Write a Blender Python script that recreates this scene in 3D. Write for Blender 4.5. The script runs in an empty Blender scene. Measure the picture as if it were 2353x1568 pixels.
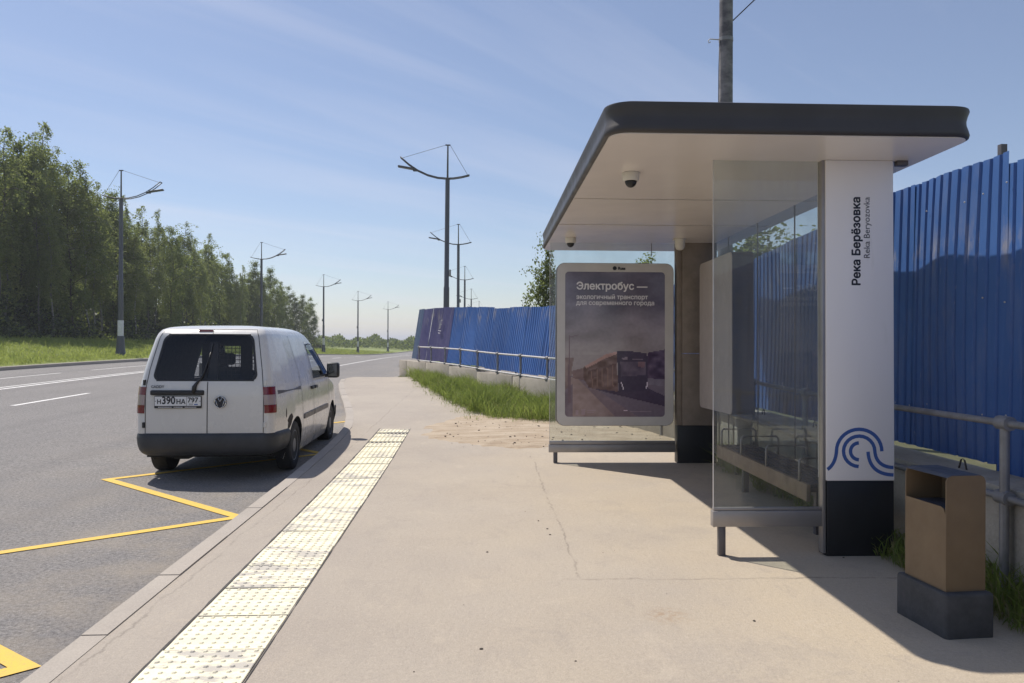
import bpy, bmesh, math, random
import numpy as np
from mathutils import Vector, Matrix
from mathutils import geometry as mgeo

S = bpy.context.scene
COL = S.collection
PI = math.pi

# ------------------------------------------------------------------ camera
EYE = 1.65
FPX = 1760.0                       # focal length in pixels of a 2352 px wide frame
yaw = math.atan(63.0 / FPX); pitch = -math.atan(1.0 / FPX); roll = 0.004
fv = Vector((math.sin(yaw) * math.cos(pitch), math.cos(yaw) * math.cos(pitch), math.sin(pitch)))
rv = Vector((math.cos(yaw), -math.sin(yaw), 0)); uv = rv.cross(fv)
rv, uv = rv * math.cos(roll) + uv * math.sin(roll), uv * math.cos(roll) - rv * math.sin(roll)
cam = bpy.data.cameras.new('camera'); cam.sensor_width = 36.0; cam.lens = 36.0 * FPX / 2352.0
cam.clip_start = 0.05; cam.clip_end = 20000
co = bpy.data.objects.new('camera', cam); COL.objects.link(co)
m = Matrix((rv, uv, -fv)).transposed().to_4x4(); m.translation = (0, 0, EYE)
co.matrix_world = m
S.camera = co

# ------------------------------------------------------------------ light
SUNV = Vector((-0.465, 0.445, 1.0)).normalized()      # towards the sun
el = math.asin(SUNV.z); az = math.atan2(SUNV.x, SUNV.y)
W = bpy.data.worlds.new('World'); S.world = W; W.use_nodes = True
wn = W.node_tree.nodes; wl = W.node_tree.links
bg = wn['Background']
sky = wn.new('ShaderNodeTexSky'); sky.sky_type = 'NISHITA'; sky.sun_disc = False
sky.sun_elevation = el; sky.sun_rotation = az
sky.altitude = 150; sky.air_density = 1.0; sky.dust_density = 0.45; sky.ozone_density = 3.2
SKYX, SKYY = 0.4, 0.3
tc = wn.new('ShaderNodeTexCoord')
sep = wn.new('ShaderNodeSeparateXYZ'); wl.new(tc.outputs['Generated'], sep.inputs[0])
def wmath(op, a, b=None):
    n = wn.new('ShaderNodeMath'); n.operation = op
    for i, v in enumerate((a, b)):
        if v is None: continue
        if isinstance(v, (int, float)): n.inputs[i].default_value = v
        else: wl.new(v, n.inputs[i])
    return n.outputs[0]
den = wmath('ADD', wmath('MAXIMUM', sep.outputs[2], 0.0), 0.06)
cu = wmath('DIVIDE', sep.outputs[0], den); cv = wmath('DIVIDE', sep.outputs[1], den)
cb = wn.new('ShaderNodeCombineXYZ'); wl.new(cu, cb.inputs[0]); wl.new(cv, cb.inputs[1])
rt = wn.new('ShaderNodeMapping'); rt.inputs['Rotation'].default_value = (0, 0, math.radians(-44))
mp = wn.new('ShaderNodeMapping')
mp.inputs['Scale'].default_value = (0.14, 0.95, 1); mp.inputs['Location'].default_value = (SKYX, SKYY, 0)
wl.new(cb.outputs[0], rt.inputs[0]); wl.new(rt.outputs[0], mp.inputs[0])
nz = wn.new('ShaderNodeTexNoise'); nz.inputs['Scale'].default_value = 1.3; nz.inputs['Detail'].default_value = 8
nz.inputs['Roughness'].default_value = 0.55; nz.inputs['Distortion'].default_value = 0.6
wl.new(mp.outputs[0], nz.inputs['Vector'])
rp = wn.new('ShaderNodeValToRGB'); rp.color_ramp.elements[0].position = 0.42; rp.color_ramp.elements[1].position = 0.78
wl.new(nz.outputs['Fac'], rp.inputs[0])
cf = wmath('ADD', wmath('MULTIPLY', rp.outputs[0], 0.36), 0.10)
mx = wn.new('ShaderNodeMix'); mx.data_type = 'RGBA'
wl.new(cf, mx.inputs[0]); wl.new(sky.outputs[0], mx.inputs[6]); mx.inputs[7].default_value = (6.6, 7.1, 8.0, 1)
tn = wn.new('ShaderNodeMix'); tn.data_type = 'RGBA'; tn.blend_type = 'MULTIPLY'; tn.inputs[0].default_value = 1.0
wl.new(mx.outputs[2], tn.inputs[6]); tn.inputs[7].default_value = (0.85, 0.795, 0.80, 1)
wl.new(tn.outputs[2], bg.inputs[0]); bg.inputs[1].default_value = 0.115
sun = bpy.data.lights.new('sun', 'SUN'); sun.energy = 4.1; sun.angle = math.radians(0.53); sun.color = (1.0, 0.935, 0.845)
so = bpy.data.objects.new('sun', sun); COL.objects.link(so)
so.rotation_euler = (-SUNV).to_track_quat('-Z', 'Y').to_euler(); so.location = (-20, 20, 40)
S.view_settings.view_transform = 'Standard'; S.view_settings.look = 'None'
S.view_settings.exposure = 0.30; S.view_settings.gamma = 1.0; S.view_settings.use_curve_mapping = False
S.cycles.use_denoising = True; S.cycles.max_bounces = 8; S.cycles.transparent_max_bounces = 16
S.cycles.sample_clamp_indirect = 6

# ------------------------------------------------------------------ materials
def lin(r, g, b):
    f = lambda c: (c / 255 / 12.92) if c / 255 <= 0.04045 else ((c / 255 + 0.055) / 1.055) ** 2.4
    return (f(r), f(g), f(b), 1)
class NT:
    def __init__(s, name):
        s.m = bpy.data.materials.new(name); s.m.use_nodes = True
        s.n = s.m.node_tree.nodes; s.l = s.m.node_tree.links
        s.b = s.n['Principled BSDF']; s.out = s.n['Material Output']
        s.tc = s.n.new('ShaderNodeTexCoord')
    def put(s, v, sock):
        if isinstance(v, (int, float)): sock.default_value = v
        elif isinstance(v, tuple):
            if len(sock.default_value) == 4 and len(v) == 3: v = v + (1,)
            sock.default_value = v
        else: s.l.new(v, sock)
    def math(s, op, a, b=0.0, c=None, clamp=False):
        n = s.n.new('ShaderNodeMath'); n.operation = op; n.use_clamp = clamp
        s.put(a, n.inputs[0]); s.put(b, n.inputs[1])
        if c is not None: s.put(c, n.inputs[2])
        return n.outputs[0]
    def mapv(s, scale=(1, 1, 1), rot=(0, 0, 0), loc=(0, 0, 0), vec=None):
        n = s.n.new('ShaderNodeMapping'); n.inputs['Scale'].default_value = scale
        n.inputs['Rotation'].default_value = rot; n.inputs['Location'].default_value = loc
        s.l.new(vec or s.tc.outputs['Object'], n.inputs[0]); return n.outputs[0]
    def noise(s, scale, detail=4, rough=0.55, vec=None, dist=0.0):
        n = s.n.new('ShaderNodeTexNoise'); n.inputs['Scale'].default_value = scale
        n.inputs['Detail'].default_value = detail; n.inputs['Roughness'].default_value = rough
        n.inputs['Distortion'].default_value = dist
        s.l.new(vec or s.tc.outputs['Object'], n.inputs['Vector']); return n.outputs['Fac']
    def vor(s, scale, vec=None, feature='F1', out='Distance'):
        n = s.n.new('ShaderNodeTexVoronoi'); n.inputs['Scale'].default_value = scale; n.feature = feature
        s.l.new(vec or s.tc.outputs['Object'], n.inputs['Vector']); return n.outputs[out]
    def ramp(s, fac, *stops):
        n = s.n.new('ShaderNodeValToRGB'); e = n.color_ramp.elements
        while len(e) < len(stops): e.new(0.5)
        for k, (p, c) in enumerate(stops):
            e[k].position = p; e[k].color = (c, c, c, 1) if isinstance(c, (int, float)) else (c if len(c) == 4 else c + (1,))
        s.put(fac, n.inputs[0]); return n.outputs[0]
    def mix(s, fac, a, b, blend='MIX'):
        n = s.n.new('ShaderNodeMix'); n.data_type = 'RGBA'; n.blend_type = blend
        s.put(fac, n.inputs[0]); s.put(a, n.inputs[6]); s.put(b, n.inputs[7]); return n.outputs[2]
    def bump(s, h, strength=0.3, dist=0.01, prev=None):
        n = s.n.new('ShaderNodeBump'); n.inputs['Strength'].default_value = strength; n.inputs['Distance'].default_value = dist
        s.put(h, n.inputs['Height'])
        if prev is not None: s.l.new(prev, n.inputs['Normal'])
        s.l.new(n.outputs[0], s.b.inputs['Normal']); return n.outputs[0]
    def col(s, v): s.put(v, s.b.inputs['Base Color'])
    def rough(s, v): s.put(v, s.b.inputs['Roughness'])
    def xyz(s, vec=None):
        n = s.n.new('ShaderNodeSeparateXYZ'); s.l.new(vec or s.tc.outputs['Object'], n.inputs[0]); return n.outputs
    def rnd(s):
        n = s.n.new('ShaderNodeObjectInfo'); return n.outputs['Random']
    def isl(s):
        n = s.n.new('ShaderNodeNewGeometry'); return n.outputs['Random Per Island']
MAT = {}
def simple(name, c, rough=0.5, metal=0.0, var=0.12, scale=6.0, bump=0.0, bscale=60.0, spec=0.5, coat=0.0):
    t = NT(name); c = tuple(c[:3])
    f = t.noise(scale, 5)
    lo = tuple(x * (1 - var) for x in c); hi = tuple(min(1, x * (1 + var)) for x in c)
    t.col(t.ramp(f, (0.3, lo), (0.7, hi)))
    f2 = t.noise(scale * 3.1, 4)
    t.rough(t.ramp(f2, (0.3, max(0.02, rough * 0.85)), (0.7, min(1, rough * 1.15))))
    t.b.inputs['Metallic'].default_value = metal; t.b.inputs['Specular IOR Level'].default_value = spec
    t.b.inputs['Coat Weight'].default_value = coat; t.b.inputs['Coat Roughness'].default_value = 0.05
    if bump: t.bump(t.noise(bscale, 4), bump, 0.004)
    MAT[name] = t.m; return t

simple('dark_fascia', (0.042, 0.037, 0.036), 0.5, var=0.15, scale=2)
simple('soffit', (0.78, 0.72, 0.66), 0.22, var=0.05, scale=1.2, spec=0.6)
simple('black_base', (0.010, 0.011, 0.014), 0.45)
simple('alu', (0.33, 0.31, 0.30), 0.38, metal=0.55, var=0.12, scale=3)
simple('alu_dark', (0.12, 0.11, 0.115), 0.45, metal=0.3)
simple('frame_light', (0.56, 0.54, 0.52), 0.4, var=0.05)
simple('box_face', (0.40, 0.35, 0.315), 0.45, var=0.06)
simple('box_side', (0.05, 0.045, 0.05), 0.4)
simple('rubber', (0.012, 0.012, 0.013), 0.75)
simple('plastic_black', (0.014, 0.014, 0.016), 0.45, var=0.2)
simple('bumper', (0.035, 0.037, 0.042), 0.55, var=0.15, bump=0.15, bscale=220)
simple('steel_grey', (0.20, 0.20, 0.21), 0.45, metal=0.6)
simple('rim', (0.22, 0.22, 0.23), 0.5, metal=0.5)
simple('chrome', (0.6, 0.6, 0.6), 0.18, metal=1.0)
simple('mirror_dark', (0.16, 0.16, 0.17), 0.1, metal=1.0)
simple('underbody', (0.01, 0.01, 0.01), 0.9)
simple('white_plastic', (0.62, 0.59, 0.53), 0.42, var=0.04)
simple('bin_tan', (0.165, 0.112, 0.062), 0.6, var=0.1, scale=5, bump=0.1)
simple('bin_base', (0.055, 0.056, 0.06), 0.85, var=0.2, scale=9, bump=0.4, bscale=70)
simple('bin_inner', (0.05, 0.06, 0.085), 0.5)
simple('lamp_metal', (0.082, 0.086, 0.10), 0.42, metal=0.2, var=0.12, scale=1.0)
simple('lamp_white', (0.62, 0.62, 0.62), 0.6)
simple('galv', (0.22, 0.215, 0.22), 0.5, metal=0.35, var=0.2, scale=9, bump=0.2)
simple('galv_light', (0.52, 0.50, 0.48), 0.5, metal=0.2, var=0.15, scale=9)
simple('wire', (0.02, 0.02, 0.022), 0.6)
simple('bench_slat', (0.035, 0.034, 0.04), 0.5, var=0.25, scale=4)
simple('bench_wood', (0.20, 0.145, 0.10), 0.6, var=0.25, scale=5)
simple('text_dark', (0.012, 0.013, 0.022), 0.5)
simple('text_grey', (0.05, 0.05, 0.065), 0.5)
simple('text_white', (0.72, 0.70, 0.72), 0.5, var=0.02)
simple('text_pale', (0.36, 0.32, 0.36), 0.5, var=0.05)
simple('emblem_blue', (0.045, 0.105, 0.33), 0.45, var=0.03)
simple('plate_white', (0.70, 0.70, 0.70), 0.4, var=0.02)
simple('lamp_red', (0.16, 0.010, 0.014), 0.15, var=0.08, coat=0.5)
simple('lamp_clear', (0.36, 0.29, 0.29), 0.12, var=0.05, coat=0.5)
simple('lamp_amber', (0.5, 0.12, 0.02), 0.15)
simple('seat_cloth', (0.02, 0.021, 0.025), 0.9)
simple('rust', (0.035, 0.026, 0.02), 0.9, var=0.5, scale=14)
simple('scratch', (0.45, 0.44, 0.45), 0.8)
simple('pebble', (0.09, 0.075, 0.06), 0.9, var=0.3)
simple('paint_seam', (0.05, 0.047, 0.045), 0.8)
simple('loop_steel', (0.05, 0.04, 0.035), 0.7)

def glass(name, tint, trans=0.9, rough=0.02, dirt=0.06, dirtcol=(0.55, 0.5, 0.45), refl=1.0):
    t = NT(name); n, l = t.n, t.l
    n.remove(t.b)
    tr = n.new('ShaderNodeBsdfTransparent'); tr.inputs[0].default_value = tuple(x * trans for x in tint) + (1,)
    gl = n.new('ShaderNodeBsdfGlossy'); gl.inputs['Roughness'].default_value = rough; gl.inputs['Color'].default_value = (0.95, 0.97, 1.0, 1)
    df = n.new('ShaderNodeBsdfDiffuse'); df.inputs[0].default_value = dirtcol + (1,)
    fr = n.new('ShaderNodeFresnel'); fr.inputs[0].default_value = 1.5
    m1 = n.new('ShaderNodeMixShader'); m2 = n.new('ShaderNodeMixShader')
    f = t.noise(3.2, 7, 0.68, vec=t.mapv((1, 1, 0.22)))
    d = t.math('MULTIPLY', t.ramp(f, (0.35, 0.25), (0.75, 1.0)), dirt)
    l.new(d, m1.inputs[0]); l.new(tr.outputs[0], m1.inputs[1]); l.new(df.outputs[0], m1.inputs[2])
    gm = n.new('ShaderNodeNewGeometry'); front = t.math('SUBTRACT', 1.0, gm.outputs['Backfacing'])
    l.new(t.math('MULTIPLY', t.math('MULTIPLY', fr.outputs[0], refl, clamp=True), front), m2.inputs[0]); l.new(m1.outputs[0], m2.inputs[1]); l.new(gl.outputs[0], m2.inputs[2])
    l.new(m2.outputs[0], t.out.inputs[0]); MAT[name] = t.m
glass('shelter_glass', (0.95, 0.985, 0.975), 0.955, dirt=0.15)  # pale layer is real grime plus painted-in veiling reflections
glass('shelter_glass_back', (0.93, 0.97, 0.985), 0.93, dirt=0.07)
glass('van_glass', (0.52, 0.53, 0.56), 1.0, dirt=0.04, dirtcol=(0.2, 0.2, 0.22), refl=0.9)
glass('van_glass_clear', (0.82, 0.86, 0.88), 1.0, dirt=0.02, refl=0.8)
glass('dome_glass', (0.10, 0.10, 0.10), 1.0, dirt=0.02, refl=1.4)

# white pillar panel with faint scuffs
t = NT('pillar_white'); f = t.noise(1.4, 5, vec=t.mapv((1, 1, 0.4))); g = t.noise(14, 5, vec=t.mapv((1, 1, 0.15)))
c = t.mix(t.ramp(f, (0.35, 0.0), (0.7, 1.0)), (0.80, 0.765, 0.76), (0.86, 0.825, 0.82))
t.col(t.mix(t.ramp(g, (0.62, 0.0), (0.8, 0.25)), c, (0.45, 0.42, 0.39))); t.rough(0.38); MAT['pillar_white'] = t.m
# fibre-cement far pillar
t = NT('pillar_far'); f = t.noise(7, 6, 0.6)
t.col(t.ramp(f, (0.3, (0.19, 0.155, 0.125)), (0.7, (0.26, 0.215, 0.18)))); t.rough(0.7); MAT['pillar_far'] = t.m
# van paint: white with road dust creeping up the sills
t = NT('van_white'); z = t.xyz()[2]; f = t.noise(3.0, 6, 0.6); g = t.noise(60, 3)
dust = t.math('MULTIPLY', t.ramp(z, (0.0, 1.0), (0.55, 0.35), (1.0, 0.06)), t.ramp(f, (0.3, 0.4), (0.75, 1.0)))
c = t.mix(t.math('MULTIPLY', dust, 0.6), (0.66, 0.645, 0.615), (0.36, 0.31, 0.25))
t.col(t.mix(t.ramp(g, (0.66, 0.0), (0.75, 0.18)), c, (0.3, 0.27, 0.22))); t.rough(t.ramp(f, (0.3, 0.20), (0.7, 0.34)))
t.b.inputs['Coat Weight'].default_value = 0.55; t.b.inputs['Coat Roughness'].default_value = 0.08; MAT['van_white'] = t.m

# asphalt of the road: pale worn grey with stone speckle, darker wheel tracks and dust near the kerb
t = NT('asphalt'); x, y, z = t.xyz()
f = t.noise(0.35, 5, 0.6); g = t.noise(70, 3, 0.7); v = t.vor(120)
c = t.ramp(f, (0.3, (0.215, 0.202, 0.194)), (0.7, (0.275, 0.258, 0.246)))
c = t.mix(0.55, c, t.ramp(g, (0.3, (0.055, 0.052, 0.053)), (0.5, (0.2, 0.19, 0.186)), (0.72, (0.34, 0.32, 0.31))))
gr = t.noise(34, 5, 0.8); c = t.mix(t.ramp(gr, (0.50, 0.0), (0.60, 0.85)), c, (0.10, 0.093, 0.090)); c = t.mix(t.ramp(gr, (0.34, 0.8), (0.46, 0.0)), c, (0.37, 0.35, 0.33))
st = t.noise(0.5, 4, vec=t.mapv((2.2, 0.08, 1)))
c = t.mix(t.ramp(st, (0.5, 0.0), (0.7, 0.28)), c, (0.115, 0.108, 0.112))
dz = t.math('MULTIPLY', t.ramp(t.math('ADD', t.math('MULTIPLY', x, 0.2), 1.55), (0.0, 0.0), (0.8, 0.25), (1.1, 0.6)), t.ramp(t.noise(1.3, 5, 0.65), (0.4, 0.0), (0.7, 1.0)))
c = t.mix(dz, c, (0.36, 0.305, 0.235))
t.col(c); t.rough(0.85); t.bump(t.math('ADD', t.math('MULTIPLY', gr, -1.5), t.math('MULTIPLY', v, -0.8)), 0.6, 0.014); MAT['asphalt'] = t.m

# pavement: fine dusty asphalt-concrete, warm sand drifted over it, joints and a few stains
t = NT('pavement'); x, y, z = t.xyz()
f = t.noise(0.55, 6, 0.6); g = t.noise(130, 3, 0.7); h = t.noise(6, 6, 0.65, vec=t.mapv((1.0, 0.35, 1)))
c = t.ramp(f, (0.32, (0.330, 0.288, 0.247)), (0.68, (0.405, 0.357, 0.298)))
warm = t.math('MULTIPLY', t.ramp(t.math('ADD', t.math('MULTIPLY', x, 0.22), 0.35), (0.0, 0.0), (1.0, 1.0)), t.ramp(t.noise(0.8, 5, 0.6), (0.3, 0.2), (0.65, 1.0)))
c = t.mix(t.math('MULTIPLY', warm, 0.85), c, (0.52, 0.425, 0.285))
c = t.mix(t.ramp(h, (0.55, 0.0), (0.75, 0.35)), c, (0.47, 0.40, 0.31))
c = t.mix(t.ramp(h, (0.25, 0.35), (0.42, 0.0)), c, (0.26, 0.225, 0.20))
sp = t.noise(38, 5, 0.75); c = t.mix(t.ramp(sp, (0.52, 0.0), (0.66, 0.28)), c, (0.24, 0.205, 0.17)); c = t.mix(t.ramp(sp, (0.34, 0.28), (0.46, 0.0)), c, (0.56, 0.49, 0.39))
bl = t.noise(2.1, 8, 0.72, dist=0.4); c = t.mix(t.ramp(bl, (0.56, 0.0), (0.60, 0.22), (0.72, 0.3)), c, (0.28, 0.245, 0.215)); c = t.mix(t.ramp(bl, (0.34, 0.35), (0.40, 0.0)), c, (0.50, 0.43, 0.335))
c = t.mix(0.22, c, t.ramp(g, (0.3, (0.14, 0.12, 0.10)), (0.7, (0.58, 0.50, 0.42))))
wob = t.math('MULTIPLY', t.math('SUBTRACT', t.noise(2.6, 5, 0.7), 0.5), 0.16)
def line(a, b0, lo, hi, other, wid, amt, c):       # a wandering seam along other, at a == b0
    d = t.math('ABSOLUTE', t.math('SUBTRACT', t.math('ADD', a, wob), b0))
    k = t.math('MULTIPLY', t.ramp(d, (0.0, 1.0), (wid, 0.0)), t.math('MULTIPLY', t.math('GREATER_THAN', other, lo), t.math('LESS_THAN', other, hi)))
    k = t.math('MULTIPLY', k, t.ramp(t.noise(3.4, 4, 0.7), (0.38, 0.15), (0.6, 1.0)))
    return t.mix(t.math('MULTIPLY', k, amt), c, (0.13, 0.11, 0.095))
c = line(x, 0.62, 4.88, 9.6, y, 0.012, 0.75, c)
c = line(y, 4.87, 0.5, 2.7, x, 0.02, 0.6, c)
c = line(x, -1.88, -3, 40, y, 0.012, 0.5, c)
sx = t.math('SUBTRACT', x, 1.02); sy = t.math('SUBTRACT', y, 4.22)
rr = t.math('SQRT', t.math('ADD', t.math('MULTIPLY', sx, sx), t.math('MULTIPLY', sy, sy)))
st = t.math('MULTIPLY', t.ramp(rr, (0.0, 1.0), (0.16, 0.0)), t.ramp(t.noise(22, 4, 0.7), (0.4, 0.0), (0.65, 1.0)))
c = t.mix(t.math('MULTIPLY', st, 0.55), c, (0.25, 0.13, 0.05))
t.col(c); t.rough(0.88); t.bump(t.math('ADD', t.math('MULTIPLY', sp, 1.6), t.math('MULTIPLY', h, 1.5)), 0.4, 0.008); MAT['pavement'] = t.m

t = NT('kerb'); f = t.noise(1.2, 6, 0.62); g = t.noise(90, 3, 0.7); r = t.rnd()
c = t.ramp(f, (0.3, (0.35, 0.31, 0.265)), (0.7, (0.45, 0.40, 0.34)))
c = t.mix(0.25, c, t.ramp(g, (0.3, (0.16, 0.14, 0.13)), (0.7, (0.55, 0.5, 0.44))))
c = t.mix(t.math('MULTIPLY', r, 0.25), c, (0.33, 0.30, 0.28)); t.col(c); t.rough(0.9); t.bump(g, 0.3, 0.006); MAT['kerb'] = t.m

# tactile tile: pale yellow paint, worn through to grey dusty grey in patches
t = NT('tactile'); r = t.rnd(); cbv = t.n.new('ShaderNodeCombineXYZ')
o = t.xyz(); t.l.new(t.math('ADD', o[0], t.math('MULTIPLY', r, 31.0)), cbv.inputs[0]); t.l.new(t.math('ADD', o[1], t.math('MULTIPLY', r, 17.0)), cbv.inputs[1])
f = t.noise(4.2, 8, 0.66, vec=t.mapv((0.8, 2.0, 1), vec=cbv.outputs[0])); g = t.noise(80, 3)
fw = t.noise(3.2, 5, 0.6, vec=t.mapv((1, 2.2, 1), vec=cbv.outputs[0]))
paint = t.mix(t.ramp(g, (0.3, 0.0), (0.7, 1.0)), (0.85, 0.78, 0.53), (0.92, 0.855, 0.64))
paint = t.mix(t.ramp(fw, (0.45, 0.0), (0.7, 0.35)), paint, (0.76, 0.71, 0.57))
wear = t.math('MULTIPLY', t.ramp(f, (0.46, 0.0), (0.56, 0.9)), t.ramp(r, (0.0, 0.3), (0.55, 1.0)))
t.col(t.mix(t.math('MAXIMUM', wear, t.math('MULTIPLY', t.math('GREATER_THAN', o[2], 0.0095), 0.22)), paint, (0.44, 0.41, 0.37))); t.rough(0.8); t.bump(f, 0.2, 0.004); MAT['tactile'] = t.m

t = NT('yellow_paint'); f = t.noise(9, 6, 0.7); g = t.noise(90, 2)
c = t.mix(t.ramp(f, (0.45, 0.0), (0.8, 0.55)), (0.72, 0.47, 0.07), (0.48, 0.36, 0.15))
t.col(t.mix(t.ramp(g, (0.62, 0.0), (0.7, 0.5)), c, (0.3, 0.24, 0.14))); t.rough(0.75); t.bump(g, 0.4, 0.006); MAT['yellow_paint'] = t.m
t = NT('white_paint'); f = t.noise(5, 6, 0.7); t.col(t.ramp(f, (0.35, (0.58, 0.56, 0.54)), (0.6, (0.80, 0.79, 0.77)))); t.rough(0.7); MAT['white_paint'] = t.m

t = NT('sand'); f = t.noise(3, 7, 0.68, vec=t.mapv((0.6, 1.6, 1), rot=(0, 0, 0.2))); g = t.noise(55, 3, 0.7)
c = t.ramp(f, (0.28, (0.23, 0.165, 0.11)), (0.41, (0.36, 0.275, 0.19)), (0.53, (0.44, 0.355, 0.26)), (0.72, (0.56, 0.47, 0.355)))
t.col(t.mix(0.25, c, t.ramp(g, (0.3, (0.2, 0.15, 0.1)), (0.7, (0.6, 0.5, 0.38))))); t.rough(0.95); t.bump(t.math('ADD', t.math('MULTIPLY', f, 3), g), 0.55, 0.022); MAT['sand'] = t.m

t = NT('soil'); f = t.noise(2.0, 6, 0.65); g = t.noise(30, 4, 0.7)
c = t.ramp(f, (0.3, (0.05, 0.058, 0.022)), (0.55, (0.075, 0.082, 0.03)), (0.72, (0.115, 0.095, 0.06)))
t.col(t.mix(0.3, c, t.ramp(g, (0.3, (0.03, 0.028, 0.015)), (0.7, (0.16, 0.14, 0.08))))); t.rough(0.95); t.bump(g, 0.6, 0.02); MAT['soil'] = t.m

# meadow ground: greens with dry streaks
t = NT('meadow'); f = t.noise(0.12, 6, 0.6); g = t.noise(1.6, 5, 0.65); h = t.noise(9, 4, 0.7)
c = t.ramp(f, (0.3, (0.18, 0.23, 0.05)), (0.7, (0.24, 0.28, 0.075)))
c = t.mix(t.ramp(g, (0.45, 0.0), (0.75, 0.6)), c, (0.20, 0.20, 0.075))
t.col(t.mix(0.35, c, t.ramp(h, (0.3, (0.10, 0.14, 0.035)), (0.7, (0.26, 0.30, 0.09))))); t.rough(0.95); t.bump(h, 0.8, 0.08); MAT['meadow'] = t.m

def leafmat(name, a, b, cc, trans=0.45, useobj=True):
    t = NT(name); n, l = t.n, t.l
    r = t.isl(); c = t.mix(r, a, b)
    f = t.noise(0.45, 3); c = t.mix(t.ramp(f, (0.4, 0.0), (0.7, 0.8)), c, cc)
    f2 = t.noise(0.9, 2); c = t.mix(t.ramp(f2, (0.5, 0.0), (0.72, 0.6)), c, tuple(min(1, x * 1.7) for x in b))
    if useobj: c = t.mix(t.ramp(t.rnd(), (0.2, 0.0), (1.0, 0.75)), c, tuple(x * 0.5 for x in a))
    t.col(c); t.rough(0.55); t.b.inputs['Specular IOR Level'].default_value = 0.3
    tl = n.new('ShaderNodeBsdfTranslucent'); l.new(t.mix(0.5, c, (0.34, 0.40, 0.09)), tl.inputs[0])
    ms = n.new('ShaderNodeMixShader'); ms.inputs[0].default_value = trans
    l.new(t.b.outputs[0], ms.inputs[1]); l.new(tl.outputs[0], ms.inputs[2]); l.new(ms.outputs[0], t.out.inputs[0]); MAT[name] = t.m
leafmat('birch_leaf', (0.16, 0.195, 0.075), (0.29, 0.315, 0.125), (0.21, 0.24, 0.115), 0.6)
leafmat('wood_leaf', (0.075, 0.11, 0.035), (0.16, 0.20, 0.06), (0.11, 0.14, 0.05), 0.55)
leafmat('spruce_leaf', (0.018, 0.032, 0.016), (0.035, 0.05, 0.024), (0.02, 0.035, 0.02), 0.15)
leafmat('bush_leaf', (0.05, 0.09, 0.02), (0.10, 0.15, 0.035), (0.07, 0.11, 0.03))
leafmat('grass_blade', (0.10, 0.165, 0.03), (0.21, 0.27, 0.06), (0.155, 0.20, 0.05), 0.55, False)
leafmat('grass_dry', (0.20, 0.18, 0.08), (0.28, 0.25, 0.13), (0.24, 0.21, 0.1), 0.4, False)
leafmat('grass_verge', (0.22, 0.27, 0.06), (0.32, 0.36, 0.10), (0.28, 0.31, 0.09), 0.55, False)
t = NT('birch_bark'); f = t.noise(3, 6, 0.7, vec=t.mapv((2, 2, 0.9))); z = t.xyz()[2]
c = t.ramp(f, (0.40, (0.05, 0.045, 0.04)), (0.52, (0.38, 0.365, 0.34)))
t.col(t.mix(t.ramp(t.rnd(), (0.2, 0.0), (0.7, 0.85)), c, (0.07, 0.06, 0.05))); t.rough(0.85); MAT['birch_bark'] = t.m
simple('dark_bark', (0.045, 0.036, 0.03), 0.9, var=0.3, scale=3)

# painted corrugated steel, blue, faded and scuffed; the end sheets have a purple cast
def bluemat(name, a, b):
    t = NT(name); x, y, z = t.xyz(); r = t.rnd()
    f = t.noise(0.9, 5, 0.6); g = t.noise(5.0, 7, 0.7, vec=t.mapv((1, 1, 0.3))); k = t.noise(34, 4, 0.6, vec=t.mapv((1, 1, 0.18)))
    c = t.mix(t.ramp(f, (0.3, 0.0), (0.7, 1.0)), a, b)
    c = t.mix(t.math('MULTIPLY', r, 0.35), c, tuple(v * 0.72 for v in a))
    band = t.math('ABSOLUTE', t.math('SUBTRACT', t.math('ADD', z, t.math('MULTIPLY', t.math('SUBTRACT', f, 0.5), 0.5)), 2.38))
    sc = t.math('MULTIPLY', t.ramp(g, (0.50, 0.0), (0.62, 1.0)), t.ramp(band, (0.0, 0.9), (0.10, 0.45), (0.26, 0.14)))
    c = t.mix(t.math('MULTIPLY', sc, 0.7), c, (0.33, 0.30, 0.28))
    c = t.mix(t.ramp(k, (0.7, 0.0), (0.76, 0.4)), c, (0.35, 0.36, 0.40))
    t.col(c); t.rough(t.ramp(f, (0.3, 0.36), (0.7, 0.52))); t.bump(f, 0.25, 0.03); MAT[name] = t.m
bluemat('fence_blue', (0.034, 0.098, 0.30), (0.052, 0.140, 0.39))
bluemat('fence_purple', (0.065, 0.062, 0.17), (0.10, 0.09, 0.21))
bluemat('fence_grey', (0.085, 0.125, 0.215), (0.12, 0.165, 0.26))

t = NT('concrete'); f = t.noise(1.6, 6, 0.65); g = t.noise(45, 4, 0.7); z = t.xyz()[2]
c = t.ramp(f, (0.3, (0.30, 0.265, 0.215)), (0.7, (0.44, 0.395, 0.33)))
c = t.mix(t.ramp(t.noise(5, 6, 0.7), (0.5, 0.0), (0.7, 0.45)), c, (0.20, 0.175, 0.145))
t.col(t.mix(0.2, c, t.ramp(g, (0.3, (0.15, 0.13, 0.11)), (0.7, (0.55, 0.5, 0.43))))); t.rough(0.92); t.bump(t.math('ADD', f, g), 0.5, 0.01); MAT['concrete'] = t.m
# twisted galvanised pole
t = NT('pole_bands'); f = t.noise(1.0, 4, 0.6, vec=t.mapv((3, 3, 5.5), rot=(0.35, 0.25, 0)))
t.col(t.ramp(f, (0.38, (0.07, 0.065, 0.075)), (0.62, (0.22, 0.205, 0.21)))); t.rough(0.6); MAT['pole_bands'] = t.m
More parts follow.
